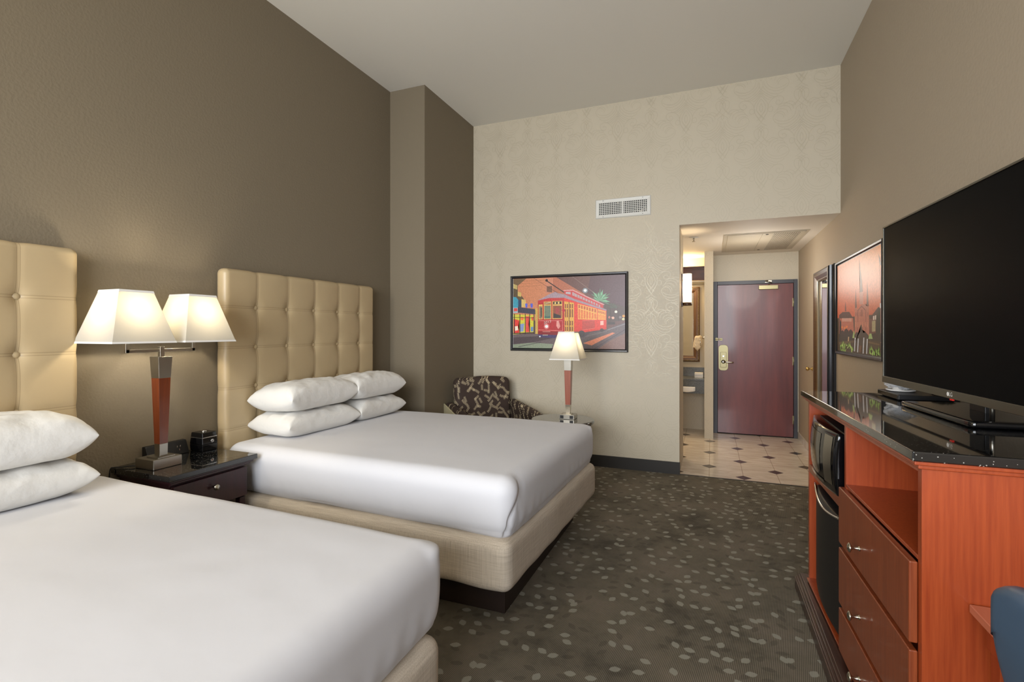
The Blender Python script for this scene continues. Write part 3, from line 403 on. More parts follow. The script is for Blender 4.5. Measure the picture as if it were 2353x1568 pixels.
PIC2=[([(214,134,90),(214,138,92),(204,104,70),(206,100,72)],[(0,0),(1,0),(1,0.62),(0,0.62)]),((74,62,48),[(0,0.62),(1,0.62),(1,1),(0,1)]),((184,108,88),[(0.05,0.619),(0.42,0.634),(0.44,0.784),(0.05,0.805)]),((88,62,54),[(0.05,0.585),(0.147,0.555),(0.326,0.562),(0.416,0.634),(0.05,0.624)]),((120,76,62),[(0.21,0.55),(0.25,0.553),(0.239,0.496),(0.228,0.439),(0.214,0.495)]),((232,190,176),[(0.145,0.624),(0.164,0.626),(0.164,0.664),(0.145,0.664)]),((232,190,176),[(0.182,0.626),(0.201,0.627),(0.201,0.665),(0.182,0.664)]),((232,190,176),[(0.219,0.628),(0.237,0.628),(0.237,0.666),(0.219,0.665)]),((232,190,176),[(0.254,0.63),(0.273,0.63),(0.273,0.666),(0.254,0.666)]),((232,190,176),[(0.29,0.631),(0.307,0.631),(0.307,0.668),(0.29,0.668)]),((232,190,176),[(0.325,0.632),(0.342,0.632),(0.342,0.669),(0.325,0.669)]),((232,190,176),[(0.358,0.634),(0.375,0.634),(0.375,0.67),(0.358,0.669)]),((226,130,60),[(0.135,0.711),(0.164,0.728),(0.135,0.746),(0.106,0.728)]),((226,130,60),[(0.206,0.722),(0.233,0.738),(0.206,0.755),(0.178,0.738)]),((226,130,60),[(0.262,0.708),(0.288,0.726),(0.262,0.742),(0.234,0.724)]),((186,118,98),[(0.456,0.53),(0.509,0.527),(0.528,0.553),(0.61,0.507),(0.69,0.509),(0.71,0.531),(0.758,0.53),(0.762,0.819),(0.456,0.811)]),((196,132,112),[(0.565,0.378),(0.639,0.381),(0.646,0.505),(0.565,0.504)]),((104,72,60),[(0.569,0.38),(0.634,0.38),(0.618,0.269),(0.578,0.116),(0.559,0.035),(0.574,0.261)]),((104,72,60),[(0.464,0.531),(0.505,0.53),(0.479,0.336)]),((104,72,60),[(0.71,0.528),(0.752,0.528),(0.725,0.292)]),((168,100,84),[(0.509,0.559),(0.541,0.553),(0.541,0.809),(0.509,0.809)]),((170,104,86),[(0.685,0.562),(0.708,0.565),(0.708,0.811),(0.685,0.812)]),((160,96,78),[(0.593,0.557),(0.629,0.559),(0.629,0.626),(0.593,0.624)]),((150,90,76),[(0.459,0.635),(0.461,0.635),(0.461,0.635),(0.459,0.635)]),((150,92,76),[(0.477,0.576),(0.49,0.576),(0.49,0.619),(0.477,0.619)]),((150,92,76),[(0.521,0.578),(0.534,0.578),(0.534,0.622),(0.521,0.62)]),((150,92,76),[(0.571,0.581),(0.584,0.581),(0.584,0.623),(0.571,0.623)]),((150,92,76),[(0.618,0.584),(0.631,0.584),(0.631,0.626),(0.618,0.626)]),((150,92,76),[(0.692,0.588),(0.704,0.588),(0.704,0.628),(0.692,0.628)]),((150,92,76),[(0.73,0.591),(0.741,0.591),(0.741,0.631),(0.73,0.63)]),((214,150,120),[(0.478,0.68),(0.49,0.68),(0.49,0.732),(0.478,0.732)]),((214,150,120),[(0.522,0.681),(0.534,0.681),(0.534,0.732),(0.522,0.732)]),((214,150,120),[(0.573,0.682),(0.583,0.682),(0.583,0.732),(0.573,0.732)]),((214,150,120),[(0.62,0.684),(0.63,0.684),(0.63,0.734),(0.62,0.734)]),((214,150,120),[(0.693,0.685),(0.703,0.685),(0.703,0.734),(0.693,0.734)]),((214,150,120),[(0.73,0.686),(0.74,0.686),(0.74,0.735),(0.73,0.735)]),((150,90,76),[(0.528,0.557),(0.61,0.516),(0.693,0.564),(0.693,0.576),(0.61,0.53),(0.528,0.568)]),((112,74,62),[(0.762,0.655),(0.934,0.565),(1,0.572),(1,0.792),(0.762,0.799)]),((76,56,50),[(0.762,0.655),(0.926,0.557),(1,0.572),(1,0.615),(0.813,0.657)]),((226,210,200),[(0.835,0.634),(0.859,0.63),(0.859,0.669),(0.835,0.669)]),((226,210,200),[(0.87,0.628),(0.891,0.627),(0.891,0.666),(0.87,0.668)]),((166,156,118),[(0.816,0.677),(0.878,0.676),(0.878,0.774),(0.816,0.778)]),((220,150,90),[(0.988,0.693),(1,0.695),(1,0.759),(0.988,0.759)]),((190,90,70),[(0.977,0.627),(1,0.626),(1,0.673),(0.977,0.67)]),((54,54,44),[(0.884,0.797),(0.89,0.653),(0.934,0.553),(0.966,0.574),(0.966,0.8)]),((234,230,226),[(0.954,0.524),(0.991,0.524),(0.997,0.569),(0.957,0.569)]),((196,150,136),[(0.966,0.566),(0.979,0.568),(0.983,0.878),(0.97,0.878)]),((120,66,50),[(0.946,0.131),(0.951,0.132),(0.974,0.523),(0.969,0.522)]),((96,56,50),[(0.931,0.076),(0.96,0.12),(0.98,0.186),(0.951,0.186),(0.942,0.131)]),((50,46,42),[(0.062,0.62),(0.111,0.67),(0.111,0.815),(0.062,0.815)]),((58,54,46),[(0.05,0.805),(0.44,0.793),(0.44,0.864),(0.05,0.895)]),((60,56,48),[(0.797,0.799),(1,0.789),(1,0.869),(0.797,0.861)]),((62,52,44),[(0.075,0.82),(0.104,0.776),(0.147,0.762),(0.196,0.781),(0.217,0.818)]),((62,52,44),[(0.17,0.804),(0.203,0.762),(0.25,0.743),(0.304,0.766),(0.326,0.803)]),((62,52,44),[(0.298,0.808),(0.325,0.766),(0.362,0.753),(0.406,0.772),(0.424,0.807)]),((62,52,44),[(0.813,0.838),(0.835,0.801),(0.867,0.786),(0.904,0.805),(0.919,0.835)]),((62,52,44),[(0.963,0.849),(0.98,0.815),(1,0.804),(1,0.818),(1,0.846)]),((160,186,118),[(0.404,0.847),(0.42,0.793),(0.45,0.766),(0.464,0.846)]),((160,186,118),[(0.748,0.847),(0.765,0.799),(0.805,0.795),(0.829,0.845)]),((72,64,54),[(0.446,0.924),(0.45,0.815),(0.499,0.78),(0.556,0.796),(0.582,0.776),(0.589,0.716),(0.607,0.704),(0.625,0.758),(0.646,0.792),(0.69,0.78),(0.748,0.811),(0.742,0.911)]),((210,214,222),[(0.459,0.841),(0.481,0.841),(0.465,0.985),(0.443,0.986)]),((210,214,222),[(0.53,0.849),(0.551,0.847),(0.536,0.989),(0.515,0.991)]),((210,214,222),[(0.649,0.836),(0.668,0.836),(0.654,0.993),(0.634,0.995)]),((210,214,222),[(0.719,0.847),(0.738,0.847),(0.724,0.992),(0.706,0.993)]),((176,150,120),[(0.297,0.835),(0.326,0.835),(0.318,0.895),(0.288,0.896)]),((110,80,60),[(0.565,0.919),(0.613,0.918),(0.602,0.985),(0.554,0.988)]),((100,84,58),[(0.05,0.904),(0.44,0.872),(0.46,0.889),(0.05,0.934)]),((110,88,60),[(0.748,0.87),(0.949,0.886),(0.949,0.901),(0.748,0.886)]),((178,208,120),[(0.147,0.969),(0.148,0.916),(0.18,0.966)]),((178,208,120),[(0.268,0.964),(0.328,0.916),(0.298,0.962)]),((112,156,66),[(0.146,0.938),(0.158,0.877),(0.178,0.936)]),((178,208,120),[(0.204,0.947),(0.19,0.914),(0.236,0.946)]),((178,208,120),[(0.202,1),(0.249,0.966),(0.234,1)]),((178,208,120),[(0.074,0.953),(0.13,0.911),(0.108,0.951)]),((112,156,66),[(0.314,0.946),(0.352,0.884),(0.345,0.945)]),((112,156,66),[(0.318,0.966),(0.382,0.93),(0.347,0.964)]),((112,156,66),[(0.095,0.997),(0.078,0.931),(0.129,0.995)]),((178,208,120),[(0.334,0.947),(0.341,0.891),(0.364,0.946)]),((178,208,120),[(0.188,0.966),(0.214,0.903),(0.22,0.964)]),((178,208,120),[(0.379,1),(0.37,0.951),(0.408,0.997)]),((178,208,120),[(0.119,0.947),(0.19,0.881),(0.153,0.946)]),((112,156,66),[(0.098,0.961),(0.13,0.893),(0.131,0.959)]),((146,186,92),[(0.164,1),(0.221,0.931),(0.197,0.999)]),((112,156,66),[(0.186,1),(0.246,0.968),(0.218,0.999)]),((146,186,92),[(0.331,0.947),(0.298,0.899),(0.361,0.945)]),((112,156,66),[(0.198,0.966),(0.219,0.901),(0.229,0.964)]),((178,208,120),[(0.242,0.938),(0.237,0.908),(0.274,0.936)]),((112,156,66),[(0.253,0.942),(0.319,0.9),(0.283,0.941)]),((146,186,92),[(0.117,1),(0.177,0.958),(0.15,1)]),((178,208,120),[(0.373,0.978),(0.383,0.931),(0.402,0.976)]),((178,208,120),[(0.363,0.958),(0.336,0.897),(0.392,0.957)]),((112,156,66),[(0.159,0.962),(0.2,0.897),(0.191,0.961)]),((112,156,66),[(0.399,0.969),(0.418,0.941),(0.427,0.968)]),((146,186,92),[(0.402,0.981),(0.403,0.934),(0.43,0.98)]),((112,156,66),[(0.771,0.972),(0.78,0.926),(0.794,0.97)]),((178,208,120),[(0.928,0.988),(0.937,0.947),(0.948,0.986)]),((178,208,120),[(0.76,0.985),(0.782,0.951),(0.782,0.984)]),((178,208,120),[(0.847,0.985),(0.844,0.95),(0.869,0.984)]),((178,208,120),[(0.831,0.962),(0.811,0.915),(0.853,0.961)]),((112,156,66),[(0.948,0.996),(0.958,0.953),(0.968,0.995)]),((146,186,92),[(0.824,0.995),(0.83,0.949),(0.846,0.993)]),((146,186,92),[(0.926,0.953),(0.948,0.923),(0.946,0.951)]),((112,156,66),[(0.778,0.965),(0.766,0.923),(0.8,0.964)]),((178,208,120),[(0.82,0.999),(0.834,0.968),(0.842,0.997)]),((178,208,120),[(0.808,0.991),(0.843,0.945),(0.83,0.988)]),((112,156,66),[(0.854,0.997),(0.85,0.95),(0.876,0.996)]),((146,186,92),[(0.888,0.97),(0.883,0.93),(0.909,0.969)]),((178,208,120),[(1,0.993),(0.985,0.946),(1,0.992)]),((146,186,92),[(1,0.978),(1,0.928),(1,0.977)]),((112,156,66),[(0.763,0.981),(0.795,0.931),(0.786,0.98)]),((112,156,66),[(0.91,0.957),(0.946,0.905),(0.93,0.955)]),((178,208,120),[(0.79,0.992),(0.763,0.945),(0.812,0.991)]),((146,186,92),[(1,0.955),(1,0.915),(1,0.954)]),((146,186,92),[(0.893,0.997),(0.903,0.966),(0.914,0.996)]),((112,156,66),[(0.905,0.981),(0.947,0.938),(0.926,0.98)]),((146,186,92),[(0.791,0.951),(0.806,0.903),(0.813,0.95)]),((146,186,92),[(0.857,0.993),(0.87,0.945),(0.878,0.992)]),((146,186,92),[(0.824,0.991),(0.866,0.959),(0.846,0.988)]),((146,186,92),[(0.894,0.973),(0.898,0.927),(0.915,0.972)]),((146,186,92),[(0.833,0.976),(0.838,0.938),(0.854,0.974)])]
XL,XR,YB,ZC,ZS,YR=-2.9185,1.054,5.147,3.743,2.4418,-1.8
XO,YD,YV,XCX,YC1=-.291,7.425,7.6,-2.5285,4.0976
YP=5.84; XPL,XPR=-.086,.022; XA=-1.7
# ------------------------------------------------------------ camera
cam=bpy.data.cameras.new('camera'); cam.lens=1148/2353*36; cam.sensor_width=36; cam.sensor_fit='HORIZONTAL'
cam.shift_y=-23.5/2353; cam.clip_start=.02
co=bpy.data.objects.new('camera',cam); COL.objects.link(co); co.location=(0,0,1.406); co.rotation_euler=(R(90),0,.3798); S.camera=co
# ------------------------------------------------------------ wallpaper scrollwork (part of the wall's own surface)
MOT=[[(95,-165),(60,-95),(0,0),(-45,42),(-88,66)],[(0,55),(35,90),(62,100)],[(60,70),(30,75),(0,100),(-25,125)],
[(-150,345),(-110,330),(-60,290),(-15,235),(-5,170),(20,120),(62,102),(98,128),(104,190),(80,250),(35,300),(-10,345),(-55,380),(-80,410),(-60,425)],
[(0,170),(28,130),(45,190),(35,250),(70,315),(130,365)],[(0,430),(18,395),(16,365),(0,340),(-16,365),(-18,395),(0,430)],
[(40,440),(50,500),(100,570),(190,620),(290,625),(370,590),(405,530),(395,470),(350,440),(300,450),(262,485),(250,530)],
[(82,440),(95,500),(150,560),(230,585),(320,570),(385,530)],[(22,450),(35,540),(95,620),(180,672),(260,680),(325,650),(335,625)],
[(-28,520),(0,570),(70,640),(160,705),(225,720),(248,695)],[(-30,585),(0,610),(60,670),(130,722),(175,735),(190,712)],[(-40,640),(0,640),(40,690),(90,740),(120,752)],
[(80,350),(110,300),(165,275),(220,290),(250,320)],[(112,405),(135,340),(200,300),(280,295),(330,330)],[(150,430),(170,370),(230,335),(310,340),(352,385)],[(195,460),(215,405),(280,378),(350,390),(388,430)],[(232,500),(250,450),(300,420),(360,425)],
[(0,672),(45,730),(90,800),(106,870),(95,940),(50,1020),(0,1105)],[(0,725),(35,775),(62,840),(66,900),(40,960),(-10,1030),(-45,1075)],[(0,800),(20,850),(18,905),(0,945)],[(-66,900),(-30,965),(20,1020),(60,1075)],
[(104,900),(110,830),(150,765),(215,725),(280,722),(325,755),(325,805),(290,850),(240,855),(215,822),(238,785),(272,790),(268,812)],
[(92,885),(100,935),(140,958),(172,930),(165,885),(140,868),(120,885)]]
def smoothline(p,k=4):
    o=[]
    for i in range(len(p)-1):
        a=p[max(i-1,0)];b=p[i];c=p[i+1];d=p[min(i+2,len(p)-1)]
        for s in range(k):
            t=s/k
            o.append(tuple(.5*((2*b[q])+(-a[q]+c[q])*t+(2*a[q]-5*b[q]+4*c[q]-d[q])*t*t+(-a[q]+3*b[q]-3*c[q]+d[q])*t**3) for q in (0,1)))
    o.append(p[-1]); return o
LINES=[smoothline(l) for l in MOT]; LINES+= [[(-x,y) for x,y in l] for i,l in enumerate(LINES) if i!=5]
def scrolls(bm,rects,place,mi=1,x_off=-.558,z_off=2.398,w=.0018):
    """rects: allowed (x0,x1,z0,z1) windows; place(x,z)->3D point slightly proud of the paper"""
    K=.6245/1110; bx0=min(r[0] for r in rects); bx1=max(r[1] for r in rects); bz0=min(r[2] for r in rects); bz1=max(r[3] for r in rects)
    def ok(x,z): return any(r[0]+.004<x<r[1]-.004 and r[2]+.004<z<r[3]-.004 for r in rects)
    for ci in range(math.floor((bx0-x_off)/.328)-1,math.ceil((bx1-x_off)/.328)+2):
        cx=x_off+ci*.328; dz=(ci%2)*-.312
        for ri in range(-6,7):
            cz=z_off+dz+ri*.6245
            if cz<bz0-.2 or cz-.8>bz1: continue
            if cx+.25<bx0 or cx-.25>bx1: continue
            for li,l in enumerate(LINES):
                prev=None
                P=[(cx+a*K,cz-b*K) for a,b in l]
                for i,(x,z) in enumerate(P):
                    if not ok(x,z): prev=None; continue
                    d=(P[min(i+1,len(P)-1)][0]-P[max(i-1,0)][0],P[min(i+1,len(P)-1)][1]-P[max(i-1,0)][1]); L=math.hypot(*d) or 1
                    n=(-d[1]/L*w,d[0]/L*w)
                    a_,b_=place(x+n[0],z+n[1]),place(x-n[0],z-n[1]); e=li*.00003; cur=(bm.verts.new((a_[0],a_[1]-e,a_[2])),bm.verts.new((b_[0],b_[1]-e,b_[2])))
                    if prev:
                        f=bm.faces.new((prev[0],cur[0],cur[1],prev[1])); f.material_index=mi
                    prev=cur
# ------------------------------------------------------------ room shell
bm=bmesh.new(); box(bm,XL-.1,XR+.1,YR-.1,YB+.003,-.08,0); struct('floor',bm,'carpet')
bm=bmesh.new(); box(bm,XA,XR+.1,YB+.003,YV+.1,-.08,.002); struct('floor',bm,'tile')
bm=bmesh.new(); box(bm,XL-.1,XR+.1,YR-.1,YB+.1,ZC,ZC+.1); struct('ceiling',bm,'ceil')
bm=bmesh.new(); box(bm,XA,XR+.1,YB+.1,YV+.1,ZS,ZS+.1); quadbox(bm,rect4(XO,XR,YB+.001,YB+.1),ZS,ZS+.1); struct('ceiling',bm,'soffit')
bm=bmesh.new(); box(bm,XL-.12,XL,YR-.1,YC1,0,ZC); struct('wall_left',bm,'wall_l')
bm=bmesh.new(); box(bm,XL-.12,XCX,YC1,YB+.1,0,ZC); struct('wall_column',bm,'wall_l')
bm=bmesh.new(); box(bm,XR,XR+.12,YR-.1,YV+.1,0,ZC); struct('wall_right',bm,'wall_r')
bm=bmesh.new(); box(bm,XCX,XO,YB,YP,0,ZC); box(bm,XO,XR,YB,YB+.1,ZS+.0005,ZC)
scrolls(bm,[(XCX,XO,.12,ZC),(XO-.01,XR,ZS,ZC)],lambda x,z:(x,YB-.0006,z)); struct('wall_back',bm,['paper','scroll'],recalc=False)
bm=bmesh.new(); box(bm,XPR,.0235,YD,YD+.12,0,ZS); box(bm,1.0405,XR,YD,YD+.12,0,ZS); box(bm,.0235,1.0405,YD,YD+.12,2.08,ZS)
scrolls(bm,[(XPR,XR,2.08,ZS)],lambda x,z:(x,YD-.0006,z),x_off=.26,z_off=2.5); struct('wall_entry',bm,['paper','scroll'],recalc=False)
bm=bmesh.new(); box(bm,XPL,XPR,7.0,YV,0,ZS); scrolls(bm,[(XPL,XPR,0,ZS)],lambda x,z:(x,7.0-.0006,z),x_off=-.12,z_off=2.3); struct('wall_hall_pier',bm,['paper','scroll'],recalc=False)
bm=bmesh.new(); box(bm,XA,XPL,YV,YV+.1,0,ZS); scrolls(bm,[(XA,XPL,0,.7)],lambda x,z:(x,YV-.0006,z),x_off=-.25,z_off=1.0); struct('wall_alcove',bm,['paper','scroll'],recalc=False)
bm=bmesh.new(); box(bm,XA-.1,XA,YP-.3,YV+.1,0,ZS); struct('wall_alcove_side',bm,'paper')
# rear wall with the window the daylight comes through (behind the camera)
WX0,WX1,WZ0,WZ1=-2.3,.75,.75,3.1
bm=bmesh.new()
box(bm,XL,WX0,YR-.12,YR,0,ZC); box(bm,WX1,XR,YR-.12,YR,0,ZC); box(bm,WX0,WX1,YR-.12,YR,0,WZ0); box(bm,WX0,WX1,YR-.12,YR,WZ1,ZC); struct('wall_rear',bm,'wall_r')
bm=bmesh.new()
for a,b_ in ((WX0,WX0+.05),(WX1-.05,WX1),((WX0+WX1)/2-.03,(WX0+WX1)/2+.03)): box(bm,a,b_,YR-.09,YR-.03,WZ0,WZ1)
for a,b_ in ((WZ0,WZ0+.05),(WZ1-.05,WZ1)): box(bm,WX0,WX1,YR-.088,YR-.032,a,b_)
struct('window_1',bm,'white_metal')
bm=bmesh.new(); box(bm,XCX,XO,YB-.012,YB,0,.118); box(bm,XO,XO+.006,YB-.012,YB+.02,0,.118); struct('baseboard_back',bm,'base')
bm=bmesh.new(); box(bm,XL,XL+.012,YR,YC1-.012,0,.118); box(bm,XL,XCX,YC1-.012,YC1,0,.118); struct('baseboard_left',bm,'base')
bm=bmesh.new(); box(bm,XR-.012,XR,YR,5.15,0,.118); struct('baseboard_right',bm,'base')
bm=bmesh.new(); box(bm,XR-.01,XR,5.16,YD,0.002,.09); struct('trim_1',bm,'tile')
bm=bmesh.new(); box(bm,XO-.002,XR,YB-.004,YB+.012,0,.004); struct('trim_2',bm,'base')
# ------------------------------------------------------------ entry door
bm=bmesh.new()
for a,b_ in ((.0235,.076),(.998,1.0405)): box(bm,a,b_,YD-.018,YD+.1,.002,2.08)
box(bm,.076,.998,YD-.018,YD+.1,2.032,2.08); box(bm,.062,.10,YD+.05,YD+.1,0.002,2.045); box(bm,.975,1.01,YD+.05,YD+.1,0.002,2.045); box(bm,.062,1.01,YD+.05,YD+.1,2.005,2.05)
dr=struct('door_1',bm,'dframe',bevel=.003)
bm=bmesh.new(); box(bm,.080,.994,YD+.002,YD+.046,.012,2.030); build('door_leaf',bm,'door',dr,bevel=.002)
bm=bmesh.new(); box(bm,.076,.998,YD-.005,YD+.06,.002,.011); build('threshold',bm,'dark',dr)
for z in (1.78,1.01,.24):
    bm=bmesh.new(); lathe(bm,[(.007,z-.055),(.007,z+.055)],(.998,YD-.004,0),10); box(bm,.984,.998,YD-.003,YD+.003,z-.055,z+.055); build('hinge',bm,'brass',dr)
# lock plate
def rplate(x0,x1,z0,z1,y0,y1,r=.03,n=6):
    pts=[]
    for cx,cz,a0 in ((x1-r,z1-r,0),(x0+r,z1-r,90),(x0+r,z0+r,180),(x1-r,z0+r,270)):
        for i in range(n+1):
            a=R(a0+90*i/n); pts.append((cx+r*math.cos(a),cz+r*math.sin(a)))
    bm=bmesh.new(); A=[bm.verts.new((x,y0,z)) for x,z in pts]; B=[bm.verts.new((x,y1,z)) for x,z in pts]
    bm.faces.new(A); bm.faces.new(B[::-1]); k=len(pts)
    for i in range(k): bm.faces.new((A[i],B[i],B[(i+1)%k],A[(i+1)%k]))
    return bm
YF=YD+.002
lk=build('lock_plate',rplate(.09,.212,.862,1.213,YF-.012,YF,.045),'brass',dr,bevel=.003)
build('lock_cover',rplate(.112,.19,.905,1.115,YF-.026,YF-.012,.012),'brass',lk,bevel=.004)
bm=bmesh.new(); lathe(bm,[(.026,0),(.026,.012),(.012,.02),(.012,.05)],(.151,YF-.026,.985),16,'Y')
for v in bm.verts: v.co.y=2*(YF-.026)-v.co.y
tube(bm,[(.151,YF-.07,.985),(.19,YF-.078,.982),(.25,YF-.074,.978),(.275,YF-.07,.976)],.011,10); build('lever_handle',bm,'nickel',lk)
bm=bmesh.new(); lathe(bm,[(.012,0),(.014,.008)],(.151,YF-.034,1.06),12,'Y'); build('thumb_turn',bm,'nickel',lk)
bm=bmesh.new(); box(bm,.05,.085,YD-.03,YD-.018,1.27,1.31); tube(bm,[(.05,YD-.035,1.29),(.13,YD-.035,1.29)],.006); box(bm,.1,.14,YD-.02,YF,1.272,1.306); build('security_latch',bm,'brass',dr,bevel=.002)
bm=bmesh.new(); box(bm,.585,.815,YF-.045,YF,1.955,2.01); c=build('door_closer',bm,'brass',dr,bevel=.004)
bm=bmesh.new(); tube(bm,[(.70,YD-.05,2.012),(.74,YD-.06,2.04),(.66,YD-.055,2.065),(.70,YD-.02,2.07)],.008); box(bm,.66,.74,YD-.03,YD-.018,2.045,2.075); build('closer_arm',bm,'nickel',c)
# ------------------------------------------------------------ hall ceiling fittings
t=thing('access_panel','beige metal ceiling access panel with perforated grille above the entry hall','ceiling panel',(.53,6.45,ZS))
bm=bmesh.new(); z=ZS
box(bm,.125,.935,5.845,7.12,z-.007,z); build('panel_frame',bm,'panel',t,bevel=.002)
bm=bmesh.new(); box(bm,.165,.5,5.87,7.10,z-.012,z-.007); build('blank_door',bm,'panel',t,bevel=.002)
bm=bmesh.new(); box(bm,.505,.905,5.87,7.10,z-.012,z-.007); g=build('grille_door',bm,'panel',t,bevel=.002)
bm=bmesh.new()
for i in range(15):
    for j in range(34):
        x=.615+i*.0165+(j%2)*.008; y=5.90+j*.034; box(bm,x,x+.007,y,y+.017,z-.0127,z-.0119)
build('perforations',bm,'dark',g)
for y in (5.93,7.0):
    bm=bmesh.new(); lathe(bm,[(.014,z-.016),(.014,z-.012)],(.55,y,0),12); build('screw_lock',bm,'blackm',t)
t=thing('sprinkler','small white fire sprinkler head on the warm-lit hall ceiling','sprinkler',(-.182,5.886,ZS))
bm=bmesh.new(); lathe(bm,[(.05,ZS-.003),(.045,ZS-.006),(.02,ZS-.008)],(-.182,5.886,0),20); build('escutcheon',bm,'white_metal',t)
bm=bmesh.new(); lathe(bm,[(.009,ZS-.045),(.009,ZS-.006)],(-.182,5.886,0),10); lathe(bm,[(.018,ZS-.048),(.018,ZS-.045)],(-.182,5.886,0),12); build('sprinkler_head',bm,'nickel',t)
# ------------------------------------------------------------ air vent
t=thing('air_vent','white rectangular air register high on the wallpapered wall','vent',(-.84,YB,2.665))
x0,x1,z0,z1=-1.119,-.56,2.565,2.763; y=YB
bm=bmesh.new(); fo=[(x0,z0),(x1,z0),(x1,z1),(x0,z1)]; fi=[(x0+.033,z0+.034),(x1-.033,z0+.034),(x1-.033,z1-.034),(x0+.033,z1-.034)]
a=[bm.verts.new((p[0],y-.002,p[1])) for p in fo]; b_=[bm.verts.new((p[0],y-.012,p[1])) for p in [(x0+.008,z0+.008),(x1-.008,z0+.008),(x1-.008,z1-.008),(x0+.008,z1-.008)]]; c=[bm.verts.new((p[0],y-.009,p[1])) for p in fi]; d=[bm.verts.new((p[0],y-.001,p[1])) for p in fi]
for p,q in ((a,b_),(b_,c),(c,d)):
    for i in range(4): bm.faces.new((p[i],p[(i+1)%4],q[(i+1)%4],q[i]))
for (px,pz) in ((x0+.08,z0+.017),(x1-.08,z0+.017),(x0+.08,z1-.017),(x1-.08,z1-.017)): lathe(bm,[(.0035,y-.0128),(.0035,y-.0115)],(px,0,pz),8,'Y',1)
build('vent_frame',bm,['white_metal','dark'],t)
bm=bmesh.new(); box(bm,x0+.033,x1-.033,y-.0015,y-.0005,z0+.034,z1-.034); build('backing',bm,'dark',t)
bm=bmesh.new()
for i in range(27):
    xx=x0+.033+.004+i*(.485/26)
    if i==13: box(bm,xx-.008,xx+.008,y-.009,y-.002,z0+.034,z1-.034)
    else: box(bm,xx-.003,xx+.003,y-.008,y-.002,z0+.034,z1-.034)
build('vertical_slats',bm,'white_metal',t)
bm=bmesh.new()
for i in range(8):
    zz=z0+.036+i*.0178; box(bm,x0+.033,x1-.033,y-.006,y-.0035,zz-.0028,zz+.0028)
build('horizontal_slats',bm,'white_metal',t)
# ------------------------------------------------------------ framed pictures
def picture(polys,place,parent,name,letters=()):
    bm=bmesh.new(); cl=bm.loops.layers.float_color.new('Col')
    for i,(c,pts) in enumerate(polys):
        lift=.0006+i*.000012
        try: f=bm.faces.new([bm.verts.new(place(u,v,lift)) for u,v in pts])
        except ValueError: continue
        for k,l in enumerate(f.loops):
            cc=c[k] if isinstance(c,list) else c; l[cl]=lin([min(255,q*1.12+6) for q in cc])
    for body,u,v,wd,asp,c,shear in letters:
        tb=text_faces(body,1.0); xs=[w.co.x for w in tb.verts]; k=wd/(max(xs)-min(xs))
        for f in tb.faces:
            nf=bm.faces.new([bm.verts.new(place(u+w.co.x*k,v-w.co.y*k*asp+w.co.x*k*shear,.0035)) for w in f.verts])
            for l in nf.loops: l[cl]=lin(c)
        tb.free()
    bmesh.ops.triangulate(bm,faces=[f for f in bm.faces if len(f.verts)>4],ngon_method='EAR_CLIP')
    return build(name,bm,'print',parent,recalc=False)
def frame(bm,pl,w,h,t,d,inner=.012):
    """mitred frame; pl(x,z,depth) maps to the wall"""
    O=[(0,0),(w,0),(w,h),(0,h)]; def_=lambda e:[(e,e),(w-e,e),(w-e,h-e),(e,h-e)]
    rings=[[bm.verts.new(pl(a,b,dd)) for a,b in def_(e)] for e,dd in ((0,0),(0,d*.85),(t*.18,d),(t*.6,d*.95),(t*.85,d*.6),(t,d*.55),(t,d*.2))]
    for p,q in zip(rings,rings[1:]):
        for i in range(4): bm.faces.new((p[i],p[(i+1)%4],q[(i+1)%4],q[i]))
px0,px1,pz0,pz1=-2.064,-.783,1.188,2.008
t=thing('framed_picture','black-framed picture of a red streetcar at night, hung above the armchair and table lamp','picture',((px0+px1)/2,YB,pz0))
bm=bmesh.new(); frame(bm,lambda a,b,d:(px0+a,YB-d,pz0+b),px1-px0,pz1-pz0,.030,.03); build('frame',bm,'frameb',t)
iw,ih=px1-px0-.06,pz1-pz0-.06
bm=bmesh.new(); box(bm,px0+.01,px1-.01,YB-.0155,YB-.001,pz0+.01,pz1-.01); build('backing_board',bm,'frameb',t)
picture(PIC1,lambda u,v,l:(px0+.03+u*iw,YB-.0155-l,pz1-.03-v*ih),t,'streetcar_print',
 [('CANAL',.328,.361,.05,1.5,(240,232,210),-.4),('2013',.325,.632,.066,1.45,(206,196,188),-.35)])
qy0,qy1=3.88,5.195; qz0,qz1=1.205,2.006
t=thing('framed_picture','black-framed picture of a spired cathedral under an orange sky, beside the television','picture',(XR,(qy0+qy1)/2,qz0))
bm=bmesh.new(); frame(bm,lambda a,b,d:(XR-d,qy1-a,qz0+b),qy1-qy0,qz1-qz0,.030,.034); build('frame',bm,'frameb',t)
bm=bmesh.new(); box(bm,XR-.0195,XR-.001,qy0+.01,qy1-.01,qz0+.01,qz1-.01); build('backing_board',bm,'frameb',t)
picture(PIC2,lambda u,v,l:(XR-.0195-l,qy1-.03-u*(qy1-qy0-.06),qz1-.03-v*(qz1-qz0-.06)),t,'cathedral_print')
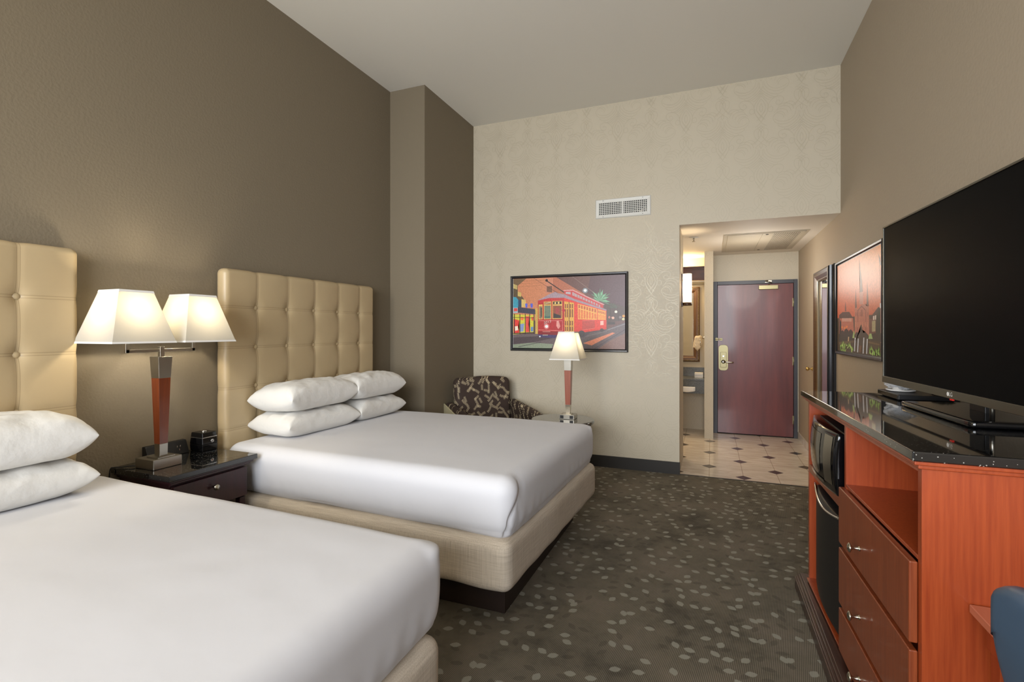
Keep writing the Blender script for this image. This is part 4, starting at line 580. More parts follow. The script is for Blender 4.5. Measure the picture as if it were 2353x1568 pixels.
# ------------------------------------------------------------ wall mirror
t=thing('wall_mirror','tall narrow mirror in a deep dark moulded frame, on the right wall of the hall','mirror',(XR,5.68,.28))
my0,my1,mz0,mz1=5.325,6.035,.28,2.01
bm=bmesh.new()
def mring(prof,mi=0,skip=()):
    W=my1-my0; H=mz1-mz0
    rings=[[bm.verts.new((XR-dd,my1-a,mz0+b)) for a,b in ((e,e),(W-e,e),(W-e,H-e),(e,H-e))] for e,dd in prof]
    for p,q in zip(rings,rings[1:]):
        for i in range(4): f=bm.faces.new((p[i],p[(i+1)%4],q[(i+1)%4],q[i])); f.material_index=mi
mring([(-.012,0),(-.012,.018),(-.002,.026),(-.002,.034),(0,.05),(.008,.062),(.02,.066)])
build('outer_moulding',bm,'mframe',t)
bm=bmesh.new(); mring([(.02,.066),(.05,.060),(.085,.044)]); build('inner_moulding',bm,'mframe_in',t)
bm=bmesh.new(); mring([(.085,.044),(.092,.046),(.1,.040),(.108,.026)]); build('silver_fillet',bm,'steel',t)
bm=bmesh.new(); box(bm,XR-.026,XR-.005,my0+.1,my1-.1,mz0+.1,mz1-.1); build('mirror_glass',bm,'mirror',t)
bm=bmesh.new(); lathe(bm,[(.022,0),(.022,.006),(.008,.012),(.008,.03),(.02,.04),(.024,.05),(.018,.062),(.0,.066)],(XR,6.461,.978),18,'X')
for v in bm.verts: v.co.x=2*XR-v.co.x
o=build('door_stop',bm,'gold'); tag(o,'small round brass door stop on the beige hall wall beside the tall mirror','door stop')
# ------------------------------------------------------------ alcove
t=thing('wall_sconce','cylindrical white glass wall sconce glowing at the hall opening','wall lamp',(XO,5.52,1.69))
sx,sy=-.236,5.52
bm=bmesh.new(); box(bm,XO,XO+.014,sy-.045,sy+.045,1.66,2.0); build('back_plate',bm,'mframe_in',t,bevel=.002)
bm=bmesh.new(); lathe(bm,[(.044,1.668),(.050,1.674),(.050,1.70),(.02,1.702)],(sx,sy,0),24); build('lower_cap',bm,'mframe_in',t)
bm=bmesh.new(); lathe(bm,[(.046,1.701),(.046,2.0)],(sx,sy,0),28,cap=False); build('glass_shade',bm,'glassshade',t)
bm=bmesh.new(); lathe(bm,[(.047,1.93),(.0475,1.932),(.047,1.934)],(sx,sy,0),28,cap=False); build('shade_band',bm,'steel',t)
t=thing('vanity_counter','dark grey granite vanity counter with backsplash in the alcove','counter',(-.9,7.35,0))
bm=bmesh.new(); box(bm,XA,XPL-.002,7.12,YV-.001,.73,.762); build('countertop',bm,'granite_v',t,bevel=.003)
bm=bmesh.new(); box(bm,XA,XPL-.002,7.12,7.15,.565,.73); build('apron',bm,'granite_v',t)
bm=bmesh.new(); box(bm,XA,XPL-.002,YV-.022,YV-.001,.762,.885); build('backsplash',bm,'granite_v',t)
bm=bmesh.new(); box(bm,XA+.001,XA+.03,7.15,YV-.03,.003,.73); build('support_panel',bm,'granite_v',t)
t=thing('vanity_mirror','bronze beaded-frame mirror hanging above the granite vanity','mirror',(-.6,YV,.96))
vx0,vx1,vz0,vz1=-1.15,-.153,.965,2.03
bm=bmesh.new(); frame(bm,lambda a,b,d:(vx0+a,YV-.001-d,vz0+b),vx1-vx0,vz1-vz0,.085,.04); build('frame',bm,'vframe',t)
bm=bmesh.new(); box(bm,vx0+.07,vx1-.07,YV-.012,YV-.002,vz0+.07,vz1-.07); build('mirror_glass',bm,'mirror',t)
bm=bmesh.new()
def beads(e,y,r,st):
    W=vx1-vx0;H=vz1-vz0
    for i in range(int((H-2*e)/st)):
        bmesh.ops.create_uvsphere(bm,u_segments=6,v_segments=4,radius=r,matrix=Matrix.Translation((vx1-e,y,vz0+e+i*st)))
    for i in range(int((W-2*e)/st)):
        bmesh.ops.create_uvsphere(bm,u_segments=6,v_segments=4,radius=r,matrix=Matrix.Translation((vx1-e-i*st,y,vz0+e)))
        if i<16: bmesh.ops.create_uvsphere(bm,u_segments=6,v_segments=4,radius=r,matrix=Matrix.Translation((vx1-e-i*st,y,vz1-e)))
beads(.02,YV-.042,.008,.02); o=build('beading',bm,'brass',t,smooth=True); tag(o,kind='stuff')
t=thing('light_valance','dark wood crown valance with a warm hidden light, spanning the alcove above the vanity mirror','valance',(-.9,7.4,2.07))
bm=bmesh.new(); box(bm,XA,XPL-.002,7.22,7.245,2.09,2.235); build('fascia',bm,'valance',t)
bm=bmesh.new()
for z,d,h in ((2.235,.012,.02),(2.255,.03,.022),(2.09,.012,.018),(2.108,.006,.01)): box(bm,XA,XPL-.002,7.22-d,7.225,z,z+h)
build('crown_moulding',bm,'valance',t,bevel=.002)
bm=bmesh.new(); box(bm,XA,XPL-.002,7.245,YV-.003,2.072,2.085); build('light_diffuser',bm,'white_metal',t)
t=thing('towel_ring','chrome towel hook on the alcove side of the hall pier','towel ring',(XPL,7.2,1.3))
bm=bmesh.new(); lathe(bm,[(.022,0),(.022,.008),(.007,.012),(.007,.05)],(XPL,7.2,1.31),14,'X')
for v in bm.verts: v.co.x=2*XPL-v.co.x
build('mount',bm,'chrome',t)
bm=bmesh.new(); tube(bm,[(XPL-.052,7.2+.07*math.cos(a),1.25+.07*math.sin(a)) for a in [R(90+i*18) for i in range(21)]],.005); build('ring',bm,'chrome',t)
bm=rbox(rect4(-.205,-.12,7.14,7.235),1.155,1.34,.03,(14,12,20),lambda p,n,u,v,w:n*(.010*nz(p.x,p.y,p.z,30)+.004*math.sin(u*26)*(1-w))+Vector((-.03*(1-w)*(1-u),0,.02*math.sin(u*9)*(w<.3))))
o=build('hand_towel',bm,'towel',smooth=True); tag(o,'cream hand towel draped on the chrome hook beside the vanity mirror','towel')
t=thing('tissue_box','white box with a chrome band standing on the vanity counter','tissue box',(-.16,7.35,.762))
bm=bmesh.new(); box(bm,-.215,-.105,7.28,7.40,.762,.83); build('box',bm,'paperwhite',t,bevel=.004)
bm=bmesh.new(); box(bm,-.216,-.104,7.279,7.401,.79,.798); build('chrome_band',bm,'chrome',t)
bm=rbox(rect4(-.42,-.2,7.085,7.118),.60,.655,.01,(14,4,5),lambda p,n,u,v,w:Vector((0,.004*math.sin(u*20),-.02*math.sin(u*3.1)*(1-w))))
bm2=None
o=build('washcloth',bm,'paperwhite',smooth=True); tag(o,'white folded washcloth hanging on the granite vanity apron','washcloth')
# ------------------------------------------------------------ headboards
def headboard(y0,y1,cols,rows,label,th=.098):
    t=thing('headboard',label,'headboard',(XL,(y0+y1)/2,.012),0,'upholstered headboards')
    z0,z1=.012,1.803
    def disp(p,n,u,v,w):
        y=y0+p.y; z=z0+p.z
        dy=min(abs(y-c) for c in cols); dz=min(abs(z-c) for c in rows); dr_=min(math.hypot(y-c,z-r_) for c in cols for r_ in rows)
        k=max(0,n.x)
        if z<rows[-1]-.02: dr_=.3
        pin=math.exp(-((min(abs(z-r_) for r_ in rows))/.07)**2)
        f=-.0038*math.exp(-(dy/.009)**1.3)-.0035*math.exp(-(dz/.009)**1.3)-.008*pin*math.exp(-(dy/.032)**1.6)-.018*math.exp(-(dr_/.024)**1.2)
        side=max(abs(n.y),n.z,0)
        s=0
        if abs(n.y)>.4: s-=.004*math.exp(-(dz/.03)**2)
        if n.z>.4: s-=.004*math.exp(-(dy/.03)**2)
        bul=.006*math.sin(min(dy,.13)/.13*math.pi/2)
        return Vector((f*k+bul*k,n.y*s,n.z*s))
    bm=rbox(rect4(XL+.0135,XL+th,y0,y1),z0,z1,.036,(8,150,170),disp)
    build('upholstered_panel',bm,leather('cream_leather',cols[0],(y0+y1)/2),t,smooth=True)
    for c in cols:
        for r_ in rows:
            bm=bmesh.new(); bmesh.ops.create_uvsphere(bm,u_segments=14,v_segments=8,radius=.0165)
            for v in bm.verts: v.co.x*=.55; v.co+=Vector((XL+th-.023,c,r_))
            build('tuft_button',bm,'button',t,smooth=True)
    return t
rows=[1.559,1.299,1.041,.782]
headboard(2.228,3.717,[2.476+.2612*i for i in range(5)],rows,'cream tufted leather headboard of the far bed, beside the wall column')
headboard(-.02,1.471,[1.242-.2612*i for i in range(5)],rows,'cream tufted leather headboard of the nearest bed, cut off at the left',.075)
# ------------------------------------------------------------ beds
def bed(label,base,bs,mt,seed,pleat):
    t=thing('bed',label,'bed',(-1.8,(base[2]+base[3])/2,0),0,'double beds')
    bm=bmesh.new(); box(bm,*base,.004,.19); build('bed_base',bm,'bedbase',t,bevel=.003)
    def d1(p,n,u,v,w):
        k=.006*nz(p.x*3+seed,p.y*3,p.z*3)
        hem=(1-w)**3*( .003*math.sin(p.x*19+seed)+.003*math.sin(p.y*23+1.3*seed))
        return n*(k)+Vector((0,0,hem if n.z<-.2 or w<.25 else 0))
    bm=rbox(bs,.178,.428,.05,(60,46,14),d1); build('box_spring',bm,'weave',t,smooth=True)
    def d2(p,n,u,v,w):
        o=n*(.004*nz(p.x+seed,p.y,p.z,1.6)+.0012*nz(p.x,p.y+seed,p.z,7))
        # loose sheet: sides tuck under, gathers near the hem
        side=max(0,1-abs(n.z)*1.2)
        if w<.5 and side>0:
            g=(1-w/.5)
            o+=n*(-.018*g*g)*side
            o+=n*(.0045*g*math.sin(p.x*64+3*math.sin(p.x*9+p.z*8))*(2.0*max(0,1-u/.35)+.25))*side*(abs(n.y)>.5)
            o+=n*(.0025*g*math.sin(p.y*60+2*math.sin(p.x*9)))*side*(abs(n.x)>.5)
        o.z+=.016*math.sin(math.pi*u)*math.sin(math.pi*v)*w
        # hem line wanders
        if w<.12: o.z+=.010*nz(p.x*2.2+seed,p.y*2.2,0)+ -.018*max(0,u-.8)/.2*pleat
        # folded hospital corner at the foot
        if pleat and n.x>.2 and v<.2:
            q=min(1,max(0,(w-.3)/.6)); v0=.022+.055*q*q*(3-2*q)
            e=math.exp(-((v-v0)/.006)**2)*min(1,max(0,(.93-w)*6))
            inside=1/(1+math.exp(-(v-v0)/.004))*math.exp(-((v-v0)/.055)**2)
            o.x+=(-.010*inside+.005*inside*nz(p.y*45,p.z*20,seed)-.014*e)*min(1,n.x*1.5)
        if u>.93 and v>.93 and w>.7:
            o+=Vector((.012,.010,.006))*min(1,(u-.93)*20)*min(1,(v-.93)*20)*math.exp(-((w-.9)/.07)**2)
        return o
    bm=rbox(mt,.418,.712,.085,(120,96,22),d2); o=build('mattress',bm,'linen',t,smooth=True); o['label']='mattress wrapped in a plain white sheet'
    return t
bed('far double bed with white sheet and four white pillows, beige box spring showing','x' and (-2.78,-.95,2.284,3.60),[(-2.80,2.16),(-.862,2.12),(-.798,3.70),(-2.80,3.70)],[(-2.81,2.20),(-.858,2.135),(-.812,3.735),(-2.81,3.75)],1.7,1)
bed('nearest double bed with plain white sheet, cropped by the left and bottom edges','x' and (-2.78,-.95,.03,1.34),[(-2.80,-.11),(-.80,-.11),(-.806,1.425),(-2.80,1.44)],[(-2.81,-.10),(-.80,-.10),(-.822,1.485),(-2.81,1.56)],5.2,.4)
def pillow(label,cx,cy,zb,T,wx,wy,rz,seed,group,tilt=0,droop=.0):
    bm=bmesh.new(); n=44; V={}
    def pt(i,j,side):
        u=-1+2*i/n; v=-1+2*j/n
        key=(i,j,side if 0<i<n and 0<j<n else 0)
        if key in V: return V[key]
        us=math.sin(u*math.pi/2); vs=math.sin(v*math.pi/2)
        e=max(0,(1-abs(us)**3.6))*max(0,(1-abs(vs)**5)); th=e**.42
        # outline: sides pulled in between pointed corners
        x=us*wx/2*(1-.055*(1-vs*vs)*abs(us)); y=vs*wy/2*(1-.05*(1-us*us)*abs(vs))
        cr=max(0,abs(us)+abs(vs)-1.2)
        wr=.013*nz(us*3+seed,vs*4,side*2.0)*th+.009*abs(nz(us*7+vs*3,vs*5+seed,side))*min(1,th+.3)
        ear=.004*math.sin(14*math.atan2(vs,us)+seed)*cr
        if side>0: z=T*.42+T*.58*th+wr+ear
        else: z=T*.42-T*.42*min(1,th*1.25)+wr*.2+ear
        z+=-droop*abs(vs)**3
        V[key]=bm.verts.new((x,y,z+tilt*x)); return V[key]
    for s in (1,-1):
        for i in range(n):
            for j in range(n):
                q=[pt(i,j,s),pt(i+1,j,s),pt(i+1,j+1,s),pt(i,j+1,s)]
                f=bm.faces.new(q if s>0 else q[::-1]); f.smooth=True
    bm.transform(Matrix.Translation((cx,cy,zb))@Matrix.Rotation(rz,4,'Z'))
    bmesh.ops.remove_doubles(bm,verts=bm.verts,dist=.0002)
    o=build('pillow',bm,'pillow',smooth=True); md=o.modifiers.new('smooth','SUBSURF'); md.levels=1; md.render_levels=1
    return tag(o,label,'pillow',group)
g='pillows on the far bed'
pillow('white pillow at the bottom of the far bed stack nearest the nightstand',-2.622,2.715,.722,.155,.38,.655,R(-2),1.1,g)
pillow('white pillow at the bottom of the far bed stack beside the wall column',-2.618,3.335,.722,.155,.39,.60,R(1),4.1,g)
pillow('white plump pillow on top of the far bed stack nearest the nightstand',-2.622,2.71,.880,.185,.38,.655,R(1),8.3,g,.05,.0)
pillow('white plump pillow on top of the far bed stack beside the wall column',-2.618,3.325,.880,.185,.39,.60,R(-1),12.9,g,.05,.0)
g='pillows on the nearest bed'
pillow('white pillow under another at the left edge on the nearest bed',-2.63,1.01,.722,.150,.38,.66,R(1),21.1,g)
pillow('white plump pillow on top of another at the left edge on the nearest bed',-2.63,1.005,.872,.20,.38,.66,R(-1),31.1,g,.03)
# ------------------------------------------------------------ nightstand
t=thing('nightstand','dark mahogany nightstand with speckled black granite top between the two beds','nightstand',(-2.69,1.9,0))
bm=bmesh.new(); box(bm,-2.914,-2.46,1.645,2.158,.662,.69); build('granite_top',bm,'granite',t,bevel=.003)
bm=bmesh.new(); box(bm,-2.912,-2.475,1.66,2.143,.648,.662); box(bm,-2.912,-2.487,1.672,2.131,.635,.648); build('moulding',bm,'mahog',t,bevel=.004)
bm=bmesh.new(); box(bm,-2.91,-2.52,1.685,2.12,.45,.635); build('case',bm,'mahog',t,bevel=.003)
bm=bmesh.new(); box(bm,-2.52,-2.496,1.69,2.118,.458,.622); d=build('drawer',bm,'mahog',t,bevel=.003)
bm=bmesh.new(); lathe(bm,[(.006,0),(.006,.014),(.012,.02),(.017,.026),(.015,.034),(.0,.037)],(-2.496,1.905,.565),18,'X'); build('knob',bm,'nickel',d)
for x in (-2.90,-2.545):
    for y in (1.69,2.08):
        bm=bmesh.new(); box(bm,x,x+.036,y,y+.036,.002,.45); build('leg',bm,'mahog',t,bevel=.003)
bm=bmesh.new(); box(bm,-2.9,-2.52,1.7,2.1,.12,.138); build('lower_shelf',bm,'mahog',t)
# ------------------------------------------------------------ lamps
def lampshade(c,z0,h0,z1,h1,parent,name='lamp_shade'):
    bm=bmesh.new(); rs=[]
    for z,h in ((z0,h0),(z1,h1),(z1,h1-.003),(z0,h0-.003)):
        rs.append([bm.verts.new((c[0]+sx*h,c[1]+sy*h,z)) for sx,sy in ((-1,-1),(1,-1),(1,1),(-1,1))])
    for a,b in ((0,1),):
        for i in range(4): bm.faces.new((rs[a][i],rs[a][(i+1)%4],rs[b][(i+1)%4],rs[b][i]))
    o=build(name,bm,'shade',parent)
    for za,zb in ((0,.035),(.955,1)):
        bm=bmesh.new()
        ha,hb=h0+(h1-h0)*za+.0012,h0+(h1-h0)*zb+.0012; A=z0+(z1-z0)*za; B=z0+(z1-z0)*zb
        r0=[bm.verts.new((c[0]+sx*ha,c[1]+sy*ha,A)) for sx,sy in ((-1,-1),(1,-1),(1,1),(-1,1))]; r1=[bm.verts.new((c[0]+sx*hb,c[1]+sy*hb,B)) for sx,sy in ((-1,-1),(1,-1),(1,1),(-1,1))]
        for i in range(4): bm.faces.new((r0[i],r0[(i+1)%4],r1[(i+1)%4],r1[i]))
        build('trim_band',bm,'paperwhite',o)
    return o
def bulb(c,z,power,parent,col=(1,.89,.70),r=.03):
    bm=bmesh.new(); bmesh.ops.create_uvsphere(bm,u_segments=12,v_segments=8,radius=.022,matrix=Matrix.Translation((c[0],c[1],z)))
    # glowing glass
    m=bpy.data.materials.get('bulb_glass')
    if not m:
        m,nt,b=newmat('bulb_glass'); b.inputs['Emission Color'].default_value=(1,.85,.6,1); b.inputs['Emission Strength'].default_value=6
    build('light_bulb',bm,m,parent,smooth=True)
    l=bpy.data.lights.new('lamp_light','POINT'); l.energy=power; l.color=col; l.shadow_soft_size=r
    o=bpy.data.objects.new('lamp_light',l); COL.objects.link(o); o.location=(c[0],c[1],z+.045); return o
cx,cy=-2.70,1.764
t=thing('table_lamp','tall twin-shade table lamp with tapered cherry stem on the nightstand','lamp',(cx,cy,.69))
bm=bmesh.new(); box(bm,-2.790,-2.645,1.69,1.838,.6905,.742); build('lamp_base',bm,'steel',t,bevel=.003)
bm=bmesh.new(); box(bm,cx-.045,cx+.045,cy-.045,cy+.045,.742,.748); build('foot_plate',bm,'steel',t,bevel=.001)
bm=bmesh.new(); frustum(bm,(cx,cy),.748,.0205,.812,.0215); build('lower_collar',bm,'steel',t,bevel=.001)
bm=bmesh.new(); frustum(bm,(cx,cy),.812,.0215,1.158,.0305); build('wooden_stem',bm,'lampwood',t,bevel=.001)
bm=bmesh.new(); frustum(bm,(cx,cy),1.158,.031,1.27,.036); build('upper_collar',bm,'steel',t,bevel=.001)
bm=bmesh.new(); box(bm,cx-.011,cx+.011,cy-.011,cy+.011,1.27,1.322); box(bm,cx-.007,cx+.007,1.590,1.946,1.295,1.311)
for y in (1.597,1.939): box(bm,cx-.007,cx+.007,y-.009,y+.009,1.295,1.40)
build('twin_arm',bm,'steel',t,bevel=.001)
for y in (1.596,1.94):
    s=lampshade((cx,y),1.345,.149,1.606,.078,t)
    bm=bmesh.new(); tube(bm,[(cx,y,1.40),(cx,y,1.425)],.012); build('bulb_socket',bm,'steel',s); bm=bmesh.new()
    for a,b in (((-.077,0),(.077,0)),((0,-.077),(0,.077))): tube(bm,[(cx+a[0],y+a[1],1.60),(cx+b[0],y+b[1],1.60)],.0018,5)
    build('harp',bm,'steel',s)
    bulb((cx,y),1.445,LAMPW,s)
cx,cy=-1.191,4.346
t=thing('table_lamp','single-shade table lamp with pale cherry stem on the round side table','lamp',(cx,cy,.62))
bm=bmesh.new(); box(bm,cx-.068,cx+.068,cy-.06,cy+.06,.6205,.662); b0=build('lamp_base',bm,'steel',t,bevel=.003)
for s in (-.044,.044):
    bm=bmesh.new(); box(bm,cx+s-.016,cx+s+.016,cy-.0615,cy-.0598,.628,.655); build('power_outlet',bm,'blackm',b0)
bm=bmesh.new(); box(bm,cx-.035,cx+.035,cy-.035,cy+.035,.662,.668); frustum(bm,(cx,cy),.668,.018,.745,.0225); build('lower_collar',bm,'nickel',t,bevel=.001)
bm=bmesh.new(); frustum(bm,(cx,cy),.745,.0225,1.052,.0300); build('wooden_stem',bm,'lampwood2',t,bevel=.001)
bm=bmesh.new(); frustum(bm,(cx,cy),1.052,.031,1.152,.034); build('upper_collar',bm,'steel',t,bevel=.001)
s=lampshade((cx,cy),1.150,.137,1.398,.071,t)
bm=bmesh.new(); tube(bm,[(cx,cy,1.152),(cx,cy,1.24)],.010); build('bulb_socket',bm,'steel',s); bm=bmesh.new()
for a,b in (((-.07,0),(.07,0)),((0,-.07),(0,.07))): tube(bm,[(cx+a[0],cy+a[1],1.39),(cx+b[0],cy+b[1],1.39)],.0018,5)
build('harp',bm,'steel',s)
bulb((cx,cy),1.255,LAMPW*.8,s)
# things on the nightstand
t=thing('power_outlet_block','black angled power outlet block behind the twin-shade lamp','power strip',(-2.88,1.92,.69))
bm=bmesh.new(); pr=[(-2.915,.6905),(-2.855,.6905),(-2.885,.765),(-2.915,.765)]
A=[bm.verts.new((x,1.80,z)) for x,z in pr]; B=[bm.verts.new((x,2.03,z)) for x,z in pr]
bm.faces.new(A); bm.faces.new(B[::-1]); [bm.faces.new((A[i],B[i],B[(i+1)%4],A[(i+1)%4])) for i in range(4)]
build('housing',bm,'blackm',t,bevel=.004)
for y in (1.90,1.975):
    bm=bmesh.new(); n=Vector((.928,0,.37))
    for dy,dz in ((-.009,.008),(.009,.008),(0,-.010)):
        p=Vector((-2.868,y+dy,.728+dz)); p.x-=dz*.4
        box(bm,p.x-.001,p.x+.002,p.y-.0015,p.y+.0015,p.z-.005,p.z+.005)
    build('socket',bm,'nickel',t)
t=thing('clock_radio','black glossy box with silver band and ring button beside the twin-shade lamp','clock radio',(-2.84,2.105,.69))
bm=bmesh.new(); frustum(bm,(-2.838,2.105),.6905,.052,.73,.056,0,.047,.049); frustum(bm,(-2.838,2.105),.73,.056,.80,.048,0,.049,.044); build('body',bm,'black',t,bevel=.004)
bm=bmesh.new(); frustum(bm,(-2.838,2.105),.769,.0522,.773,.0518,0,.0470,.0467); build('silver_band',bm,'chrome',t)
bm=bmesh.new(); lathe(bm,[(.009,0),(.010,.004),(.007,.004),(.006,.001)],(-2.785,2.118,.747),18,'X'); build('ring_button',bm,'chrome',t)
bm=bmesh.new(); lathe(bm,[(.016,.80),(.016,.804),(.007,.808),(.0,.810)],(-2.838,2.105,0),16); build('top_dial',bm,'chrome',t)
bm=bmesh.new(); tube(bm,smoothpath([(-2.79,1.71,.697),(-2.82,1.685,.699),(-2.86,1.66,.6945),(-2.885,1.646,.6945),(-2.895,1.632,.68),(-2.90,1.63,.55),(-2.90,1.63,.3)]),.003,6)
o=build('lamp_cord',bm,'blackm'); tag(o,'thin black cord running from the twin-shade lamp base to the wall','cord')
# ------------------------------------------------------------ armchair
A0=R(-44.5)
t=thing('armchair','brown sprig-patterned armchair with beige outer side, in the corner by the column','armchair',(-2.0,4.52,0),A0)
def L(bm,name,m,parent=t,**k): return build(name,bm,m,parent,world=False,**k)
def db(p,n,u,v,w): return n*(.006*nz(p.x,p.y,p.z,5))+Vector((-.05*(w-.3),0,.018*math.sin(math.pi*v)*(w>.8)))
L(rbox(rect4(-.37,-.24,-.305,.305),.28,.912,.05,(8,26,26),db),'backrest','floral',smooth=True)
L(rbox(rect4(-.25,.34,-.30,.30),.30,.46,.045,(20,20,8),lambda p,n,u,v,w:n*.004*nz(p.x,p.y,p.z,6)+Vector((0,0,.02*math.sin(math.pi*u)*math.sin(math.pi*v)*(w>.5)))),'seat_cushion','floral',smooth=True)
for s in (-1,1):
    ya,yb=sorted((s*.305,s*.40))
    def da(p,n,u,v,w): return n*.003*nz(p.x,p.y,p.z,8)+Vector((0,0,(.06*(1-u)-.03*max(0,u-.75)*4*.6)*w))
    a=L(rbox(rect4(-.36,.37,ya,yb),.22,.618,.042,(24,8,16),da),'armrest','floral',smooth=True)
    ya,yb=sorted((s*.398,s*.412))
    bm=bmesh.new(); P=[(-.35,.2),(.35,.2),(.355,.56),(.10,.60),(-.35,.665)]
    Aa=[bm.verts.new((x,ya,z)) for x,z in P]; Bb=[bm.verts.new((x,yb,z)) for x,z in P]; bm.faces.new(Aa); bm.faces.new(Bb[::-1]); [bm.faces.new((Aa[i],Bb[i],Bb[(i+1)%5],Aa[(i+1)%5])) for i in range(5)]
    L(bm,'outer_side_panel','chairside',a,bevel=.005)
bm=bmesh.new(); box(bm,-.35,.34,-.30,.30,.18,.30); L(bm,'seat_frame','floral',bevel=.01)
for x in (-.31,.30):
    for y in (-.34,.34):
        bm=bmesh.new(); frustum(bm,(x,y),.002,.016,.22,.024); L(bm,'leg','chairleg')
# ------------------------------------------------------------ side table
cx,cy=-1.234,4.306
t=thing('side_table','round black glossy side table behind the far bed','side table',(cx,cy,0))
bm=bmesh.new(); lathe(bm,[(.27,.585),(.28,.592),(.283,.603),(.28,.614),(.272,.62)],(cx,cy,0),64); build('table_top',bm,'granite',t)
bm=bmesh.new(); lathe(bm,[(.03,.5),(.12,.56),(.20,.585)],(cx,cy,0),40); build('top_support',bm,'chairleg',t)
bm=bmesh.new(); lathe(bm,[(.035,.03),(.028,.08),(.026,.45),(.035,.51)],(cx,cy,0),24); build('pedestal',bm,'chairleg',t)
bm=bmesh.new(); lathe(bm,[(.20,.003),(.20,.014),(.15,.024),(.04,.035)],(cx,cy,0),48); build('foot',bm,'chairleg',t)
# ------------------------------------------------------------ media cabinet
F=lambda y,o=0: .528-(y-1.665)*.035-o
def slab(bm,y0,y1,z0,z1,xo=0,xb=1.03,mi=0): quadbox(bm,[(F(y0,xo),y0),(xb,y0),(xb,y1),(F(y1,xo),y1)],z0,z1,mi)
t=thing('media_cabinet','red cherry media cabinet with black granite top holding the television','cabinet',(.78,2.36,0))
bm=bmesh.new(); slab(bm,1.633,3.088,1.057,1.085,.031,1.048); build('granite_top',bm,'granite',t,bevel=.004)
bm=bmesh.new(); slab(bm,1.641,3.080,1.046,1.057,.024,1.04); slab(bm,1.652,3.069,1.034,1.046,.012,1.035); build('top_moulding',bm,'cherry',t,bevel=.003)
bm=bmesh.new(); slab(bm,1.665,1.690,.10,1.034); build('near_side_panel',bm,'cherry',t,bevel=.0015)
bm=bmesh.new(); slab(bm,3.030,3.056,.10,1.034); build('far_side_panel',bm,'cherry',t,bevel=.0015)
bm=bmesh.new(); slab(bm,2.366,2.390,.10,1.022); build('divider',bm,'cherry',t,bevel=.0015)
bm=bmesh.new(); slab(bm,1.690,3.030,1.020,1.034); build('top_rail',bm,'cherry',t)
bm=bmesh.new(); box(bm,1.015,1.03,1.665,3.056,.10,1.034); build('back_panel',bm,'cherry',t)
bm=bmesh.new(); slab(bm,2.390,3.030,.662,.702,0); build('appliance_shelf',bm,'cherry_dk',t,bevel=.002)
bm=bmesh.new(); slab(bm,1.690,2.366,.776,.788,0,1.015); build('open_shelf',bm,'cherry',t,bevel=.0015)
bm=bmesh.new(); slab(bm,1.665,3.056,.085,.10,.0,1.03); slab(bm,2.39,3.03,.094,.103,.012,.7); build('bottom_board',bm,'cherry',t,bevel=.0015)
bm=bmesh.new()
def pl(x0,x1,z0,z1): quadbox(bm,[(x0,1.664),(1.04,1.664),(1.04,3.12),(x1,3.12)],z0,z1)
pl(.436,.424,.003,.058); pl(.442,.430,.058,.066); pl(.452,.440,.066,.078); pl(.462,.450,.078,.085); build('plinth',bm,'plinthw',t,bevel=.003)
for z0,z1 in ((.547,.772),(.302,.527),(.108,.282)):
    bm=bmesh.new(); quadbox(bm,[(F(1.684,.022),1.684),(F(1.684,.001),1.684),(F(2.384,.001),2.384),(F(2.384,.022),2.384)],z0,z1); d=build('drawer',bm,'cherry_dk',t,bevel=.004)
    kz=(z0+z1)/2-.03; kx=F(2.10,.022)
    bm=bmesh.new(); lathe(bm,[(.009,0),(.008,.003),(.005,.006),(.005,.022),(.010,.026),(.0165,.030),(.0165,.034),(.010,.038),(.0,.039)],(kx,2.11,kz),20,'X')
    for v in bm.verts: v.co.x=2*kx-v.co.x
    build('knob',bm,'nickel',d)
# ------------------------------------------------------------ microwave and fridge
t=thing('microwave','small black microwave with mirrored curved door in the cabinet top bay','microwave',(.70,2.70,.702))
bm=bmesh.new(); box(bm,.515,.95,2.44,2.965,.712,.975); build('housing',bm,'blackm',t,bevel=.006)
bm=rbox(rect4(.488,.518,2.44,2.967),.712,.975,.008,(3,36,10),lambda p,n,u,v,w:Vector((-.030*math.sin(math.pi*v)*(1-u)-.012*math.sin(math.pi*w)*(1-u),0,0)))
dd=build('door',bm,'black',t,smooth=True)
def bul(y): return .488-.030*math.sin(math.pi*(y-2.44)/.527)
def curved(y0,y1,z0,z1,off,m,name,n=14,zc=True):
    bm=bmesh.new(); prev=None
    for i in range(n+1):
        y=y0+(y1-y0)*i/n
        col=[]
        for k in range(7):
            z=z0+(z1-z0)*k/6; x=bul(y)-.012*math.sin(math.pi*(z-.712)/.263)-off; col.append(bm.verts.new((x,y,z)))
        if prev:
            for k in range(6): f=bm.faces.new((prev[k],col[k],col[k+1],prev[k+1])); f.smooth=True
        prev=col
    return build(name,bm,m,dd)
mm,nt,b=newmat('microwave_window'); b.inputs['Base Color'].default_value=lin((70,64,52)); b.inputs['Roughness'].default_value=.12; b.inputs['Metallic'].default_value=.6
M['mwwin']=mm
curved(2.60,2.93,.775,.945,.0015,'mwwin','door_window')
curved(2.47,2.555,.75,.955,.0015,'steel','control_panel',6)
curved(2.56,2.93,.735,.748,.004,'chrome','handle_trim')
for z in (0,):
    for y in (2.47,2.92):
        for x in (.55,.88): bm=bmesh.new(); box(bm,x,x+.03,y,y+.03,.7025,.712); build('foot',bm,'blackm',t)
bm=bmesh.new()
for i in range(5):
    for j in range(3): box(bm,.472,.4755,2.482+j*.02,2.494+j*.02,.78+i*.025,.79+i*.025)
build('keypad',bm,'paperwhite',dd)
t=thing('mini_fridge','black mini fridge standing in the cabinet bay under the microwave','fridge',(.73,2.70,.1))
